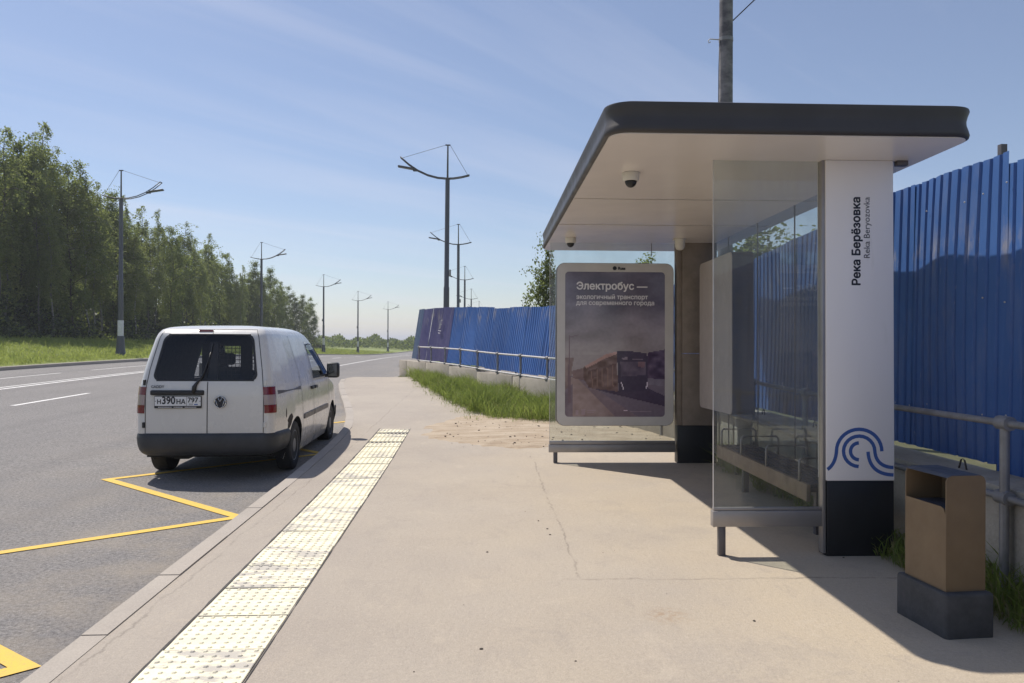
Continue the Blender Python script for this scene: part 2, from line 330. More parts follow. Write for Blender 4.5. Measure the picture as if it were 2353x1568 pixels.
# poster print: colour attribute
t = NT('poster_print'); a = t.n.new('ShaderNodeVertexColor'); a.layer_name = 'Col'; t.l.new(a.outputs[0], t.b.inputs['Base Color']); t.rough(0.12)
t.b.inputs['Specular IOR Level'].default_value = 0.6; MAT['poster_print'] = t.m

def dirx(px):      # X per metre of Y for a column of the 2352 px wide photograph
    return math.tan(math.atan((px - 1176.0) / FPX) + yaw)
def zat(py, X, Y, px=1113):  # height seen at row py at a given place
    return EYE + (783 + 0.004 * (px - 1113) - py) / FPX * (X * math.sin(yaw) + Y * math.cos(yaw))
# ------------------------------------------------------------------ mesh helpers
def obj(name, bm, mat, parent=None, smooth=False, loc=None, angle=None):
    me = bpy.data.meshes.new(name); bm.to_mesh(me); bm.free()
    for mm in (mat if isinstance(mat, (list, tuple)) else [mat]): me.materials.append(MAT[mm])
    if smooth:
        me.polygons.foreach_set('use_smooth', [True] * len(me.polygons))
    o = bpy.data.objects.new(name, me); COL.objects.link(o)
    if angle is not None and smooth:
        try: me.set_sharp_from_angle(angle=math.radians(angle))
        except Exception: pass
    if parent is not None: o.parent = parent
    if loc is not None: o.location = loc
    return o
def nmesh(name, verts, faces, mat, parent=None, smooth=False):
    me = bpy.data.meshes.new(name); me.from_pydata([tuple(v) for v in verts], [], [tuple(f) for f in faces])
    for mm in (mat if isinstance(mat, (list, tuple)) else [mat]): me.materials.append(MAT[mm])
    if smooth: me.polygons.foreach_set('use_smooth', [True] * len(me.polygons))
    o = bpy.data.objects.new(name, me); COL.objects.link(o)
    if parent is not None: o.parent = parent
    return o
def fastmesh(name, V, n_per, mats, parent=None, midx=None):
    """V: (n, n_per, 3) separate polygons."""
    n = V.shape[0]; me = bpy.data.meshes.new(name)
    me.vertices.add(n * n_per); me.vertices.foreach_set('co', V.reshape(-1).astype(np.float32))
    me.loops.add(n * n_per); me.loops.foreach_set('vertex_index', np.arange(n * n_per, dtype=np.int32))
    me.polygons.add(n); me.polygons.foreach_set('loop_start', np.arange(0, n * n_per, n_per, dtype=np.int32))
    me.polygons.foreach_set('loop_total', np.full(n, n_per, dtype=np.int32))
    for mm in mats: me.materials.append(MAT[mm])
    if midx is not None: me.polygons.foreach_set('material_index', midx.astype(np.int32))
    me.update(calc_edges=True)
    o = bpy.data.objects.new(name, me); COL.objects.link(o)
    if parent is not None: o.parent = parent
    return o
def thing(name, label, cat, loc=(0, 0, 0), rot=(0, 0, 0), group=None):
    o = bpy.data.objects.new(name, None); COL.objects.link(o); o.empty_display_size = 0.2
    o.location = loc; o.rotation_euler = rot; o['label'] = label; o['category'] = cat
    if group: o['group'] = group
    return o
def tag(o, label, cat=None, group=None, kind=None):
    o['label'] = label
    if cat: o['category'] = cat
    if group: o['group'] = group
    if kind: o['kind'] = kind
    return o
def struct(o, label=None):
    o['kind'] = 'structure'
    if label: o['label'] = label
    return o
def dup(o, parent=None):
    c = o.copy(); COL.objects.link(c); c.parent = parent
    for ch in list(o.children): dup(ch, c)
    return c
def box(bm, lo, hi, bev=0.0, seg=2):
    r = bmesh.ops.create_cube(bm, size=1.0); vs = r['verts']
    for v in vs:
        v.co = Vector([lo[k] + (v.co[k] + 0.5) * (hi[k] - lo[k]) for k in range(3)])
    if bev:
        es = list({e for v in vs for e in v.link_edges})
        bmesh.ops.bevel(bm, geom=es, offset=bev, segments=seg, affect='EDGES', profile=0.5)
    return bm
def B(): return bmesh.new()
def boxo(name, lo, hi, mat, parent=None, bev=0.0, seg=2):
    return obj(name, box(B(), lo, hi, bev, seg), mat, parent, smooth=bev > 0, angle=40)
def tube(bm, pts, rad, sides=8, cap=True):
    pts = [Vector(p) for p in pts]; n = len(pts)
    rad = [rad] * n if isinstance(rad, (int, float)) else list(rad)
    rings = []; ref = None
    for i, p in enumerate(pts):
        d = (pts[min(i + 1, n - 1)] - pts[max(i - 1, 0)]).normalized()
        if ref is None:
            ref = Vector((0, 0, 1)) if abs(d.z) < 0.9 else Vector((1, 0, 0))
        a = d.cross(ref).normalized(); b = d.cross(a).normalized(); ref = b.cross(d) if False else ref
        if abs(d.dot(ref)) > 0.98:
            ref = Vector((1, 0, 0)); a = d.cross(ref).normalized(); b = d.cross(a).normalized()
        rings.append([bm.verts.new(p + (a * math.cos(2 * PI * k / sides) + b * math.sin(2 * PI * k / sides)) * rad[i]) for k in range(sides)])
    for i in range(n - 1):
        for k in range(sides):
            bm.faces.new((rings[i][k], rings[i][(k + 1) % sides], rings[i + 1][(k + 1) % sides], rings[i + 1][k]))
    if cap:
        bm.faces.new(rings[0][::-1]); bm.faces.new(rings[-1])
    return bm
def lathe(bm, prof, sides=24, axis='Z', c=(0, 0, 0)):
    """prof: (r, h) pairs about axis through c."""
    rings = []; c = Vector(c)
    def P(r, h, a):
        x, y = r * math.cos(a), r * math.sin(a)
        return c + Vector({'Z': (x, y, h), 'X': (h, x, y), 'Y': (y, h, x)}[axis])
    for r, h in prof:
        rings.append([bm.verts.new(P(max(r, 1e-4), h, 2 * PI * k / sides)) for k in range(sides)])
    for i in range(len(rings) - 1):
        for k in range(sides):
            bm.faces.new((rings[i][k], rings[i][(k + 1) % sides], rings[i + 1][(k + 1) % sides], rings[i + 1][k]))
    bm.faces.new(rings[0][::-1]); bm.faces.new(rings[-1])
    return bm
def loft(bm, rings, close=True, cap=True):
    R = [[bm.verts.new(p) for p in r] for r in rings]; n = len(R[0])
    for i in range(len(R) - 1):
        for k in range(n if close else n - 1):
            bm.faces.new((R[i][k], R[i][(k + 1) % n], R[i + 1][(k + 1) % n], R[i + 1][k]))
    if cap: bm.faces.new(R[0][::-1]); bm.faces.new(R[-1])
    return bm
def rrect(x0, x1, y0, y1, r, seg=6):
    out = []
    for cx, cy, a0 in ((x1 - r, y1 - r, 0), (x0 + r, y1 - r, PI / 2), (x0 + r, y0 + r, PI), (x1 - r, y0 + r, 1.5 * PI)):
        for k in range(seg + 1):
            a = a0 + PI / 2 * k / seg; out.append((cx + r * math.cos(a), cy + r * math.sin(a)))
    return out
def lerp(tab, x):
    xs = [a for a, _ in tab]; ys = [b for _, b in tab]
    return float(np.interp(x, xs, ys))
def smooth_tab(tab):
    """monotone-ish cubic interpolation through a table."""
    xs = np.array([a for a, _ in tab], float); ys = np.array([b for _, b in tab], float)
    d = np.gradient(ys, xs)
    def f(x):
        x = min(max(x, xs[0]), xs[-1]); i = min(max(int(np.searchsorted(xs, x)) - 1, 0), len(xs) - 2)
        h = xs[i + 1] - xs[i]; s = (x - xs[i]) / h
        return float((2*s**3-3*s**2+1)*ys[i] + (s**3-2*s**2+s)*h*d[i] + (-2*s**3+3*s**2)*ys[i+1] + (s**3-s**2)*h*d[i+1])
    return f
def text_mesh(name, body, size, mat, parent, loc, rot, bold=0.0, align='LEFT', extr=0.0006):
    cu = bpy.data.curves.new('lettering', 'FONT'); cu.body = body; cu.size = size; cu.extrude = extr
    cu.align_x = align
    to = bpy.data.objects.new('lettering_source', cu); COL.objects.link(to)
    dg = bpy.context.evaluated_depsgraph_get(); dg.update()
    cd = to.to_curve(dg); glyphs = {}
    for sp in cd.splines:
        P = []; bp = sp.bezier_points
        for i in range(len(bp)):
            p, q = bp[i], bp[(i + 1) % len(bp)]
            for v in mgeo.interpolate_bezier(p.co, p.handle_right, q.handle_left, q.co, 6)[:-1]: P.append((v.x, v.y))
        Q = [p for i, p in enumerate(P) if math.hypot(p[0] - P[i - 1][0], p[1] - P[i - 1][1]) > size * 1e-4]
        if len(Q) > 2: glyphs.setdefault(sp.character_index, []).append(Q)
    to.to_curve_clear(); bpy.data.objects.remove(to); bpy.data.curves.remove(cu)
    def winding(lps, x, y):
        w = 0
        for pl in lps:
            for i in range(len(pl)):
                x0, y0 = pl[i - 1]; x1, y1 = pl[i]
                if (y0 <= y) != (y1 <= y):
                    xx = x0 + (y - y0) * (x1 - x0) / (y1 - y0)
                    if xx > x: w += 1 if y1 > y0 else -1
        return w
    V = []; F = []
    for n_, lps in glyphs.items():
        vs = []; es = []
        for pl in lps:
            k0 = len(vs); vs += [Vector(p) for p in pl]; es += [(k0 + i, k0 + (i + 1) % len(pl)) for i in range(len(pl))]
        res = mgeo.delaunay_2d_cdt(vs, es, [], 0, size * 1e-5); fv2, tris = res[0], res[2]
        keep = []
        for t_ in tris:
            c = sum((fv2[i] for i in t_), Vector((0, 0))) / len(t_)
            if winding(lps, c.x, c.y) != 0: keep.append(t_)
        for k, (dx, dy) in enumerate([(0, 0)] + ([(bold, 0), (-bold, 0), (0, bold), (0, -bold), (bold * .7, bold * .7), (-bold * .7, -bold * .7), (bold * .7, -bold * .7), (-bold * .7, bold * .7)] if bold else [])):
            o_ = len(V); V += [(v.x + dx, v.y + dy, extr - 0.00005 * k) for v in fv2]
            F += [tuple(o_ + i for i in t_) for t_ in keep]
    me = bpy.data.meshes.new(name); me.from_pydata(V, [], F)
    me.materials.clear(); me.materials.append(MAT[mat]); me.name = name
    o = bpy.data.objects.new(name, me); COL.objects.link(o)
    o.parent = parent; o.location = loc; o.rotation_euler = rot
    return o
def fit_width(o, w):
    xs = [v.co.x for v in o.data.vertices]; k = w / (max(xs) - min(xs)); o.data.transform(Matrix.Scale(k, 4)); return o
# ------------------------------------------------------------------ terrain
T = smooth_tab([(-300, 0), (-40, 0), (4, 0), (10, 0.01), (15.5, 0.12), (24.6, 0.27), (33, 0.36), (45, 0.40), (60, 0.36), (79, 0.12),
                (110, -0.5), (139, -0.95), (170, -1.15), (230, -1.3), (400, -1.5), (3000, -3)])
KERB = [(-1.63, -6), (-1.83, 0), (-1.935, 4.2), (-2.056, 9), (-2.12, 11.5), (-2.24, 13.2), (-2.5, 14.8), (-2.95, 17), (-3.6, 20), (-4.2, 23), (-4.55, 25.4)]
kx = [a for a, b in KERB]; ky = [b for a, b in KERB]
def kerbx(y): return float(np.interp(y, ky, kx))
LEFT = -19.7
def bank(x, y):
    """height of the grass verge above the road level, left of the far kerb."""
    d = LEFT - x
    if d <= 0: return -0.08
    top = lerp([(0, 0.15), (0.4, 0.17), (3, 0.30), (8, 0.95), (12, 1.45), (20, 1.7), (60, 2.0), (300, 2.2)], d)
    k = lerp([(0, 1.1), (50, 1.0), (90, 1.0), (140, 0.8), (170, 0.45), (260, 0.4), (3000, 0.4)], y)
    return 0.15 + (top - 0.15) * k
def G(x, y):
    t = T(y)
    if x < LEFT: return t + bank(x, y)
    if y > 25.5:
        if y < 28.6 and x > -3.0: return t + lerp([(26.6, 0.105), (28.4, -0.08)], y)
        return t - 0.08 if (y < 37.2 or x < -3.9) else t + lerp([(37.3, -0.08), (38.2, 0.1)], y)
    d = x - kerbx(y)
    return t + lerp([(0.35, -0.08), (0.8, 0.108)], d)
xs = sorted(set([-4000, -2000, -1000, -500, -300, -200, -140, -100, -80, -65, -55, -48] + [-45 + 1.5 * i for i in range(17)] +
    [-20.4, -20.05, LEFT - 0.06, LEFT + 0.03, -19, -17, -14, -11, -9] + [-8 + 0.3 * i for i in range(48)] + [7, 8, 10, 14, 20, 30, 50, 80, 140, 300, 700, 2000, 4000]))
ys = sorted(set([-1500, -600, -200, -80, -40, -20, -12, -8] + [-6 + 0.9 * i for i in range(36)] + [27.2, 27.7, 28.2, 28.7, 30, 33, 36, 37.2, 37.4, 37.8, 38.3] + [40 + 3 * i for i in range(30)] + [133, 140, 148, 156, 165, 175, 190, 210, 240, 280, 330, 400, 550, 800, 1300, 2200, 4000]))
V = [(x, y, G(x, y)) for y in ys for x in xs]; nx = len(xs)
F = [(j * nx + i, j * nx + i + 1, (j + 1) * nx + i + 1, (j + 1) * nx + i) for j in range(len(ys) - 1) for i in range(nx - 1)]
o = nmesh('ground', V, F, ['meadow', 'soil'], smooth=True)
mi = [1 if (-6 < (xs[f[0] % nx] + xs[f[1] % nx]) / 2 < 8 and ys[f[0] // nx] < 30) else 0 for f in F]
o.data.polygons.foreach_set('material_index', mi); struct(o, 'green grassy ground on both sides of the road')

# road sheet
ry = [-40, -20, -10] + [-6 + i for i in range(60)] + [55 + 3 * i for i in range(30)] + [150, 165, 180, 200, 230, 260, 300, 400, 600, 1000]
def redge(y):
    if y < 25.4: return kerbx(y) - 0.02
    if y < 37.2: return None
    return -4.3
V = []; F = []
for y in ry:
    r = redge(y); r = 45.0 if r is None else r
    c = [LEFT, -16, -12, -9, -7, -5.2, min(-4.4, r) if r < 40 else -4.4, r] if r > -4.4 else [LEFT, -16, -12, -9, -7.5, -6, -5, r]
    for x in c: V.append((x, y, T(y)))
n = 8
for j in range(len(ry) - 1):
    for i in range(n - 1):
        F.append((j * n + i, j * n + i + 1, (j + 1) * n + i + 1, (j + 1) * n + i))
struct(nmesh('road', V, F, 'asphalt', smooth=True), 'pale grey asphalt road with a bus bay and a junction ahead')

def strip(name, pts, w, mat, dz=0.006, label=None):
    """painted line following a polyline on the road, mitred."""
    P = []
    for (x0, y0), (x1, y1) in zip(pts[:-1], pts[1:]):
        k = max(1, int(math.hypot(x1 - x0, y1 - y0) / 2.5))
        P += [(x0 + (x1 - x0) * i / k, y0 + (y1 - y0) * i / k) for i in range(k)]
    P.append(pts[-1]); L = []; R = []
    for i, p in enumerate(P):
        a = Vector(P[max(i - 1, 0)]); b = Vector(P[min(i + 1, len(P) - 1)]); p = Vector(p)
        d0 = (p - a).normalized() if i else (b - p).normalized(); d1 = (b - p).normalized() if i < len(P) - 1 else d0
        n0 = Vector((-d0.y, d0.x)); n1 = Vector((-d1.y, d1.x)); m = (n0 + n1).normalized(); s = w / 2 / max(0.3, m.dot(n0))
        L.append(p + m * s); R.append(p - m * s)
    V = [(q.x, q.y, T(q.y) + dz) for q in L] + [(q.x, q.y, T(q.y) + dz) for q in R]; k = len(L)
    F = [(i, k + i, k + i + 1, i + 1) for i in range(k - 1)]
    return struct(nmesh(name, V, F, mat), label)
strip('zigzag_marking', [(-4.4, 1.9), (-2.30, 3.93), (-4.4, 5.5), (-2.28, 7.22), (-4.42, 9.16), (-2.3, 11.05), (-4.42, 13.0), (-2.6, 14.7)], 0.105, 'yellow_paint', label='yellow zigzag bus stop marking painted on the road')
for k, (a, b) in enumerate([(-1.4, 1.6), (8.6, 11.6), (17.5, 20.8), (26.6, 29.6), (35.6, 38.6), (44.6, 47.6), (53.6, 56.6), (62.6, 65.6), (71.6, 74.6)]):
    strip('lane_marking', [(-10.53, a), (-10.53, b)], 0.13, 'white_paint')
strip('center_line_marking', [(-13.6, 4), (-13.6, 24), (-13.6, 60), (-13.6, 140)], 0.16, 'white_paint')
strip('center_line_marking', [(-13.98, 4), (-13.98, 24), (-13.98, 60), (-13.98, 140)], 0.12, 'white_paint')
for a in (16.0, 24.2, 32.7, 41, 49.5, 58): strip('lane_marking', [(-16.45, a), (-16.45, a + 6.2)], 0.11, 'white_paint')
strip('edge_marking', [(-7.2, 38), (-7.2, 60), (-7.2, 110)], 0.12, 'white_paint')

# left kerb: near stones one by one, then one run
def kerb_stone(bm, p0, p1, z0, z1, w, h, side=1):
    d = Vector((p1[0] - p0[0], p1[1] - p0[1])); n = Vector((-d.y, d.x)).normalized() * side
    a, b = Vector(p0), Vector(p1); d.normalize(); a += d * 0.003; b -= d * 0.003
    rings = []
    for q, z in ((a, z0), (b, z1)):
        r = []
        for off, zz in ((0, -0.25), (0, h - 0.025), (0.022, h), (w, h), (w, -0.25)):
            pt = q + n * off; r.append((pt.x, pt.y, z + zz))
        rings.append(r)
    return loft(bm, rings)
kp = bpy.data.objects.new('kerb', None); COL.objects.link(kp); struct(kp, 'grey concrete kerb stones along the bus bay')
acc = 0.0; pts = []
yy = -3.0
while yy < 25.3:
    slope = (kerbx(yy + 0.5) - kerbx(yy - 0.5)); st = 1.0 / math.hypot(1, slope)
    pts.append((kerbx(yy), yy)); yy += st
random.seed(5)
for a, b in zip(pts[:-1], pts[1:]):
    dz = random.uniform(-0.004, 0.004)
    # outer (road) edge is w to the left of the inner edge
    obj('kerb_stone', kerb_stone(B(), (a[0] - 0.15, a[1]), (b[0] - 0.15, b[1]), T(a[1]) + dz, T(b[1]) + dz, 0.15, 0.137, -1), 'kerb', kp)
bm = B()
yy = [-20, 0] + list(range(10, 150, 3)) + [160, 180, 210, 260, 330]
loft(bm, [[(LEFT, y, T(y) - 0.2), (LEFT, y, T(y) + 0.14), (LEFT - 0.03, y, T(y) + 0.16), (LEFT - 0.16, y, T(y) + 0.16), (LEFT - 0.16, y, T(y) - 0.2)] for y in yy])
struct(obj('far_kerb', bm, 'kerb'), 'long concrete kerb on the far side of the road')

# pavement sheet
XR = [(-10, 3.0), (13.3, 3.0), (13.6, 2.2), (14.1, 0.35), (17.1, -0.45), (22.4, -1.5), (26.5, -2.5), (28.6, -3.0)]
py = [-6, -4, -2] + [i * 0.5 for i in range(0, 58)]
V = []; F = []
for y in py:
    l = kerbx(min(y, 25.4)) if y <= 25.4 else lerp([(25.4, -4.55), (26.5, -4.2), (28.5, -3.1)], y)
    r = max(lerp(XR, y), l + 0.05); l -= 0.04 if y < 25.4 else 0
    for i in range(9): V.append((l + (r - l) * i / 8, y, T(y) + 0.13 + (0 if y < 26 else -0.12 * min(1, (y - 26) / 2.0))))
for j in range(len(py) - 1):
    for i in range(8): F.append((j * 9 + i, j * 9 + i + 1, (j + 1) * 9 + i + 1, (j + 1) * 9 + i))
struct(nmesh('pavement', V, F, 'pavement', smooth=True), 'dusty beige pavement in front of the bus shelter')

# sand drifted over the pavement, irregular edge, low humps
def blob(name, poly, mat, base, h, seed, label, kind='structure', step=0.16, inset=0.55):
    rng = random.Random(seed); xs_ = [p[0] for p in poly]; ys_ = [p[1] for p in poly]
    def inside(x, y):
        c = False; j = len(poly) - 1
        for i in range(len(poly)):
            xi, yi = poly[i]; xj, yj = poly[j]
            if (yi > y) != (yj > y) and x < (xj - xi) * (y - yi) / (yj - yi) + xi: c = not c
            j = i
        return c
    def dist(x, y):
        d = 9; j = len(poly) - 1
        for i in range(len(poly)):
            a = Vector(poly[j]); b = Vector(poly[i]); p = Vector((x, y)); ab = b - a
            s = max(0, min(1, (p - a).dot(ab) / ab.length_squared)); d = min(d, (a + ab * s - p).length); j = i
        return d
    from mathutils import noise as mn
    bm = B(); g = {}
    nxx = int((max(xs_) - min(xs_)) / step) + 3; nyy = int((max(ys_) - min(ys_)) / step) + 3
    for j in range(nyy):
        for i in range(nxx):
            x = min(xs_) - step + i * step; y = min(ys_) - step + j * step
            d = dist(x, y) * (1 if inside(x, y) else -1) + 0.28 * mn.noise(Vector((x * 1.1, y * 1.1, seed))) + 0.12 * mn.noise(Vector((x * 3.3, y * 3.3, seed)))
            if d < -step * 1.6: continue
            z = base + T(y) + max(-0.03, min(h, d * h / inset)) * (0.75 + 0.5 * mn.noise(Vector((x * 1.7, y * 2.6, 3 + seed)))) + (0 if d < 0 else 0.014 * mn.noise(Vector((x * 5, y * 9, 8))))
            if d < 0: z = base + T(y) - 0.03
            g[i, j] = bm.verts.new((x, y, z))
    for (i, j) in list(g):
        q = [(i, j), (i + 1, j), (i + 1, j + 1), (i, j + 1)]
        if all(k in g for k in q): bm.faces.new([g[k] for k in q])
    o = obj(name, bm, mat, smooth=True); o['kind'] = kind; o['label'] = label
    return o
blob('sand', [(-1.15, 12.0), (-0.62, 11.25), (0.4, 10.55), (1.1, 10.8), (2.9, 10.6), (3.1, 13.6), (1.1, 14.2), (0.1, 14.7), (-0.5, 14.6), (-0.95, 13.2)], 'sand', 0.13, 0.03, 3, 'trampled yellow sand spilled beside the pavement')
GRASS = [(3.05, 13.4), (1.1, 13.65), (0.06, 14.15), (-0.72, 17.1), (-1.78, 22.4), (-2.6, 26.6), (-2.75, 27.5), (-2.0, 25.6), (-0.3, 20.8), (1.5, 16.0), (3.05, 11.9)]
blob('grass_bed', GRASS, 'soil', 0.13, 0.05, 5, 'bare soil under the grass in front of the blue fence', step=0.25)

# tactile paving
tp = bpy.data.objects.new('tactile_paving', None); COL.objects.link(tp); struct(tp, 'pale yellow tactile paving strip along the kerb')
bm = B(); TL, TW = 0.468, 0.487
box(bm, (-TW / 2, -TL / 2 + 0.006, -0.02), (TW / 2, TL / 2 - 0.006, 0.006), 0.003, 1)
for i in range(8):
    for j in range(8):
        cx = -TW / 2 + TW * (i + 0.5) / 8; cy = -TL / 2 + TL * (j + 0.5) / 8
        r0, r1 = 0.0155, 0.009
        a = [bm.verts.new((cx + r0 * math.cos(k * PI / 3), cy + r0 * math.sin(k * PI / 3), 0.006)) for k in range(6)]
        b = [bm.verts.new((cx + r1 * math.cos(k * PI / 3), cy + r1 * math.sin(k * PI / 3), 0.0120)) for k in range(6)]
        for k in range(6): bm.faces.new((a[k], a[(k + 1) % 6], b[(k + 1) % 6], b[k]))
        bm.faces.new(b)
first = obj('tile', bm, 'tactile', tp)
y = 2.15; k = 0; random.seed(11)
while y < 12.8:
    o = first if k == 0 else first.copy()
    if k: COL.objects.link(o)
    o.location = (-1.49 - 0.0175 * y + TW / 2 + random.uniform(-0.004, 0.004), y, 0.13 + T(y) + random.uniform(-0.002, 0.003))
    o.rotation_euler = (random.uniform(-0.004, 0.004), random.uniform(-0.004, 0.004), 0.0175 + random.uniform(-0.006, 0.006))
    y += TL + 0.002; k += 1
V = []
for i in range(56):
    y = 1.95 + i * 0.1945; x = -1.49 - 0.0175 * y; V += [(x + 0.002, y, 0.1322 + T(y)), (x + TW - 0.002, y, 0.1322 + T(y))]
struct(nmesh('tile_bed', V, [(2 * i, 2 * i + 1, 2 * i + 3, 2 * i + 2) for i in range(55)], 'paint_seam'), 'dark sheet under the tactile tiles, darkening their gaps')  # dark sheet that makes the gaps between tiles darker
for dx, wd in ((-0.014, 0.016), (TW + 0.006, 0.007)):
    V = []; F = []; rng = random.Random(3)
    for i in range(110):
        y = 1.9 + i * 0.1; x = -1.49 - 0.0175 * y + dx; a = wd * rng.uniform(0.15, 0.6)
        V += [(x - a, y, 0.1335 + T(y)), (x + a, y, 0.1335 + T(y))]
    F = [(2 * i, 2 * i + 1, 2 * i + 3, 2 * i + 2) for i in range(109)]
    struct(nmesh('pavement_joint', V, F, 'paint_seam'), 'dark open joint beside the tactile paving')

# ------------------------------------------------------------------ bus shelter
SH = thing('bus_shelter', 'glass bus shelter with dark overhanging roof and white name pillar', 'bus shelter', (0, 5.36, 0.13), (math.radians(-0.9), 0, 0))
# roof
X0, X1, Y0, Y1, ZS = 0.765, 3.165, -0.62, 4.95, 2.83
def ring(ins, z, r=0.16):
    return [(x, y, z) for x, y in rrect(X0 + ins, X1 - ins, Y0 + ins, Y1 - ins, r, 8)]
bm = B()
loft(bm, [ring(0.075, ZS + 0.012, 0.10), ring(0.022, ZS + 0.0005, 0.13), ring(0.004, ZS + 0.010), ring(0.0, ZS + 0.026), ring(0.005, ZS + 0.055), ring(0.013, ZS + 0.09), ring(0.014, ZS + 0.115),
          ring(0.008, ZS + 0.15), ring(0.0, ZS + 0.178), ring(0.002, ZS + 0.192), ring(0.02, ZS + 0.20), ring(0.2, ZS + 0.212, 0.1)])
roof = obj('roof', bm, 'dark_fascia', SH, smooth=True, angle=50)
for a, b in ((Y0 + 0.03, 1.443), (1.477, 2.820), (2.860, Y1 - 0.03)):
    bm = B(); lo = (X0 + 0.03, a, ZS - 0.004); hi = (X1 - 0.03, b, ZS + 0.02)
    box(bm, lo, hi)
    r = 0.115
    for v in bm.verts:       # round the outer corners of the end panels
        pass
    bm.free(); bm = B()
    P = rrect(lo[0], hi[0], lo[1], hi[1], r if (a < 0 or b > 4) else 0.001, 6)
    if a < 0: P = [(x, y if y < b - r else (b if y > b - r * 0.999 else y)) for x, y in P]; P = [(lo[0] if (abs(y - b) < 1e-6 and x < lo[0] + r) else hi[0] if (abs(y - b) < 1e-6 and x > hi[0] - r) else x, y) for x, y in P]
    elif b > 4: P = [(x, y if y > a + r else a) for x, y in P]; P = [(lo[0] if (abs(y - a) < 1e-6 and x < lo[0] + r * 1.01) else hi[0] if (abs(y - a) < 1e-6 and x > hi[0] - r * 1.01) else x, y) for x, y in P]
    Q = []
    for p in P:
        if not Q or (abs(p[0] - Q[-1][0]) + abs(p[1] - Q[-1][1])) > 1e-5: Q.append(p)
    loft(bm, [[(x, y, ZS - 0.004) for x, y in Q], [(x, y, ZS + 0.006) for x, y in Q]])
    obj('soffit_panel', bm, 'soffit', roof)
# near pillar
boxo('pillar_base', (2.437, 0.0, -0.06), (2.925, 0.135, 0.534), 'black_base', SH, 0.006)
pil = boxo('name_pillar', (2.434, -0.004, 0.5345), (2.928, 0.14, 2.826), 'pillar_white', SH, 0.007)
pil['label'] = 'white pillar with the stop name in two scripts and a blue wave emblem'
boxo('pillar_trim', (2.409, 0.006, 0.02), (2.4335, 0.075, 2.826), 'alu', SH, 0.004)
tx = text_mesh('stop_name', 'Река Берёзовка', 0.1, 'text_dark', pil, (2.680, -0.0052, 1.052 + 0.0), (PI / 2, -PI / 2, 0), bold=0.0035); fit_width(tx, 0.632)
tx.location = (2.682, -0.0052, 1.925)
tx = text_mesh('stop_name', 'Reka Beryozovka', 0.07, 'text_grey', pil, (2.752, -0.0052, 2.12), (PI / 2, -PI / 2, 0)); fit_width(tx, 0.437)
# emblem ribbons
EM = 0.001424
def ex(px, pyy): return (2.434 + (px - 680) * EM * 1.05, 0.665 - 0.13 - (pyy - 577) * EM)
def arc(cx, cy, r, a0, a1, n=18): return [(cx + r * math.cos(math.radians(a0 + (a1 - a0) * i / n)), cy - r * math.sin(math.radians(a0 + (a1 - a0) * i / n))) for i in range(n + 1)]
def bez(p0, p1, p2, p3, n=14):
    return [tuple((1-s)**3*p0[k]+3*(1-s)**2*s*p1[k]+3*(1-s)*s*s*p2[k]+s**3*p3[k] for k in (0, 1)) for s in [i / n for i in range(n + 1)]]
CX, CY = 838, 430
ribbons = [bez((684, 520), (715, 500), (726, 460), (728, CY))[:-1] + arc(CX, CY, 110, 180, 0),
           arc(CX, CY, 76, 268, 0) [:-1] + bez((CX + 76, CY), (918, 490), (960, 510), (1004, 511)),
           arc(CX, CY, 42, 268, 92),
           bez((881, 432), (884, 510), (930, 547), (1004, 548))]
bm = B()
for rb in ribbons:
    P = [Vector(ex(*p)) for p in rb]; w = 0.0125; prev = None
    for i, p in enumerate(P):
        d = (P[min(i + 1, len(P) - 1)] - P[max(i - 1, 0)]).normalized(); nn = Vector((-d.y, d.x)) * w
        a = bm.verts.new((p.x + nn.x, -0.0052, p.y + nn.y)); b = bm.verts.new((p.x - nn.x, -0.0052, p.y - nn.y))
        if prev: bm.faces.new((prev[0], prev[1], b, a))
        prev = (a, b)
obj('wave_emblem', bm, 'emblem_blue', pil)
# near side screen
boxo('side_glass', (1.637, 0.040, 0.335), (2.407, 0.050, 2.824), 'shelter_glass', SH)
boxo('glass_edge', (1.6335, 0.038, 0.335), (1.6368, 0.052, 2.824), 'galv_light', SH)
boxo('glass_channel', (1.632, 0.026, 0.319), (2.408, 0.064, 0.341), 'alu', SH, 0.003)
boxo('bottom_rail', (1.624, 0.012, 0.208), (2.412, 0.078, 0.3185), 'alu', SH, 0.004)
boxo('leg', (1.668, 0.022, -0.06), (1.718, 0.066, 0.2085), 'alu_dark', SH, 0.004)
# far side screen
boxo('side_glass', (0.818, 4.186, 0.335), (2.395, 4.196, 2.824), 'shelter_glass', SH)
boxo('glass_edge', (0.8145, 4.184, 0.335), (0.8178, 4.198, 2.824), 'galv_light', SH)
boxo('glass_channel', (0.812, 4.172, 0.296), (2.396, 4.210, 0.341), 'alu', SH, 0.003)
boxo('bottom_rail', (0.806, 4.158, 0.200), (2.400, 4.224, 0.2955), 'alu', SH, 0.004)
boxo('leg', (0.865, 4.168, -0.06), (0.915, 4.212, 0.2005), 'alu_dark', SH, 0.004)
boxo('glass_joint', (2.095, 4.182, 2.66), (2.101, 4.2, 2.824), 'alu_dark', SH)
# far pillar
boxo('pillar_base', (2.412, 4.12, -0.12), (2.905, 4.27, 0.538), 'black_base', SH, 0.004)
boxo('pillar_panel', (2.472, 4.115, 0.5395), (2.908, 4.26, 1.437), 'pillar_far', SH, 0.003)
boxo('pillar_panel', (2.472, 4.115, 1.441), (2.908, 4.26, 2.826), 'pillar_far', SH, 0.003)
boxo('pillar_trim', (2.404, 4.13, 0.5395), (2.469, 4.25, 2.826), 'pillar_far', SH, 0.003)
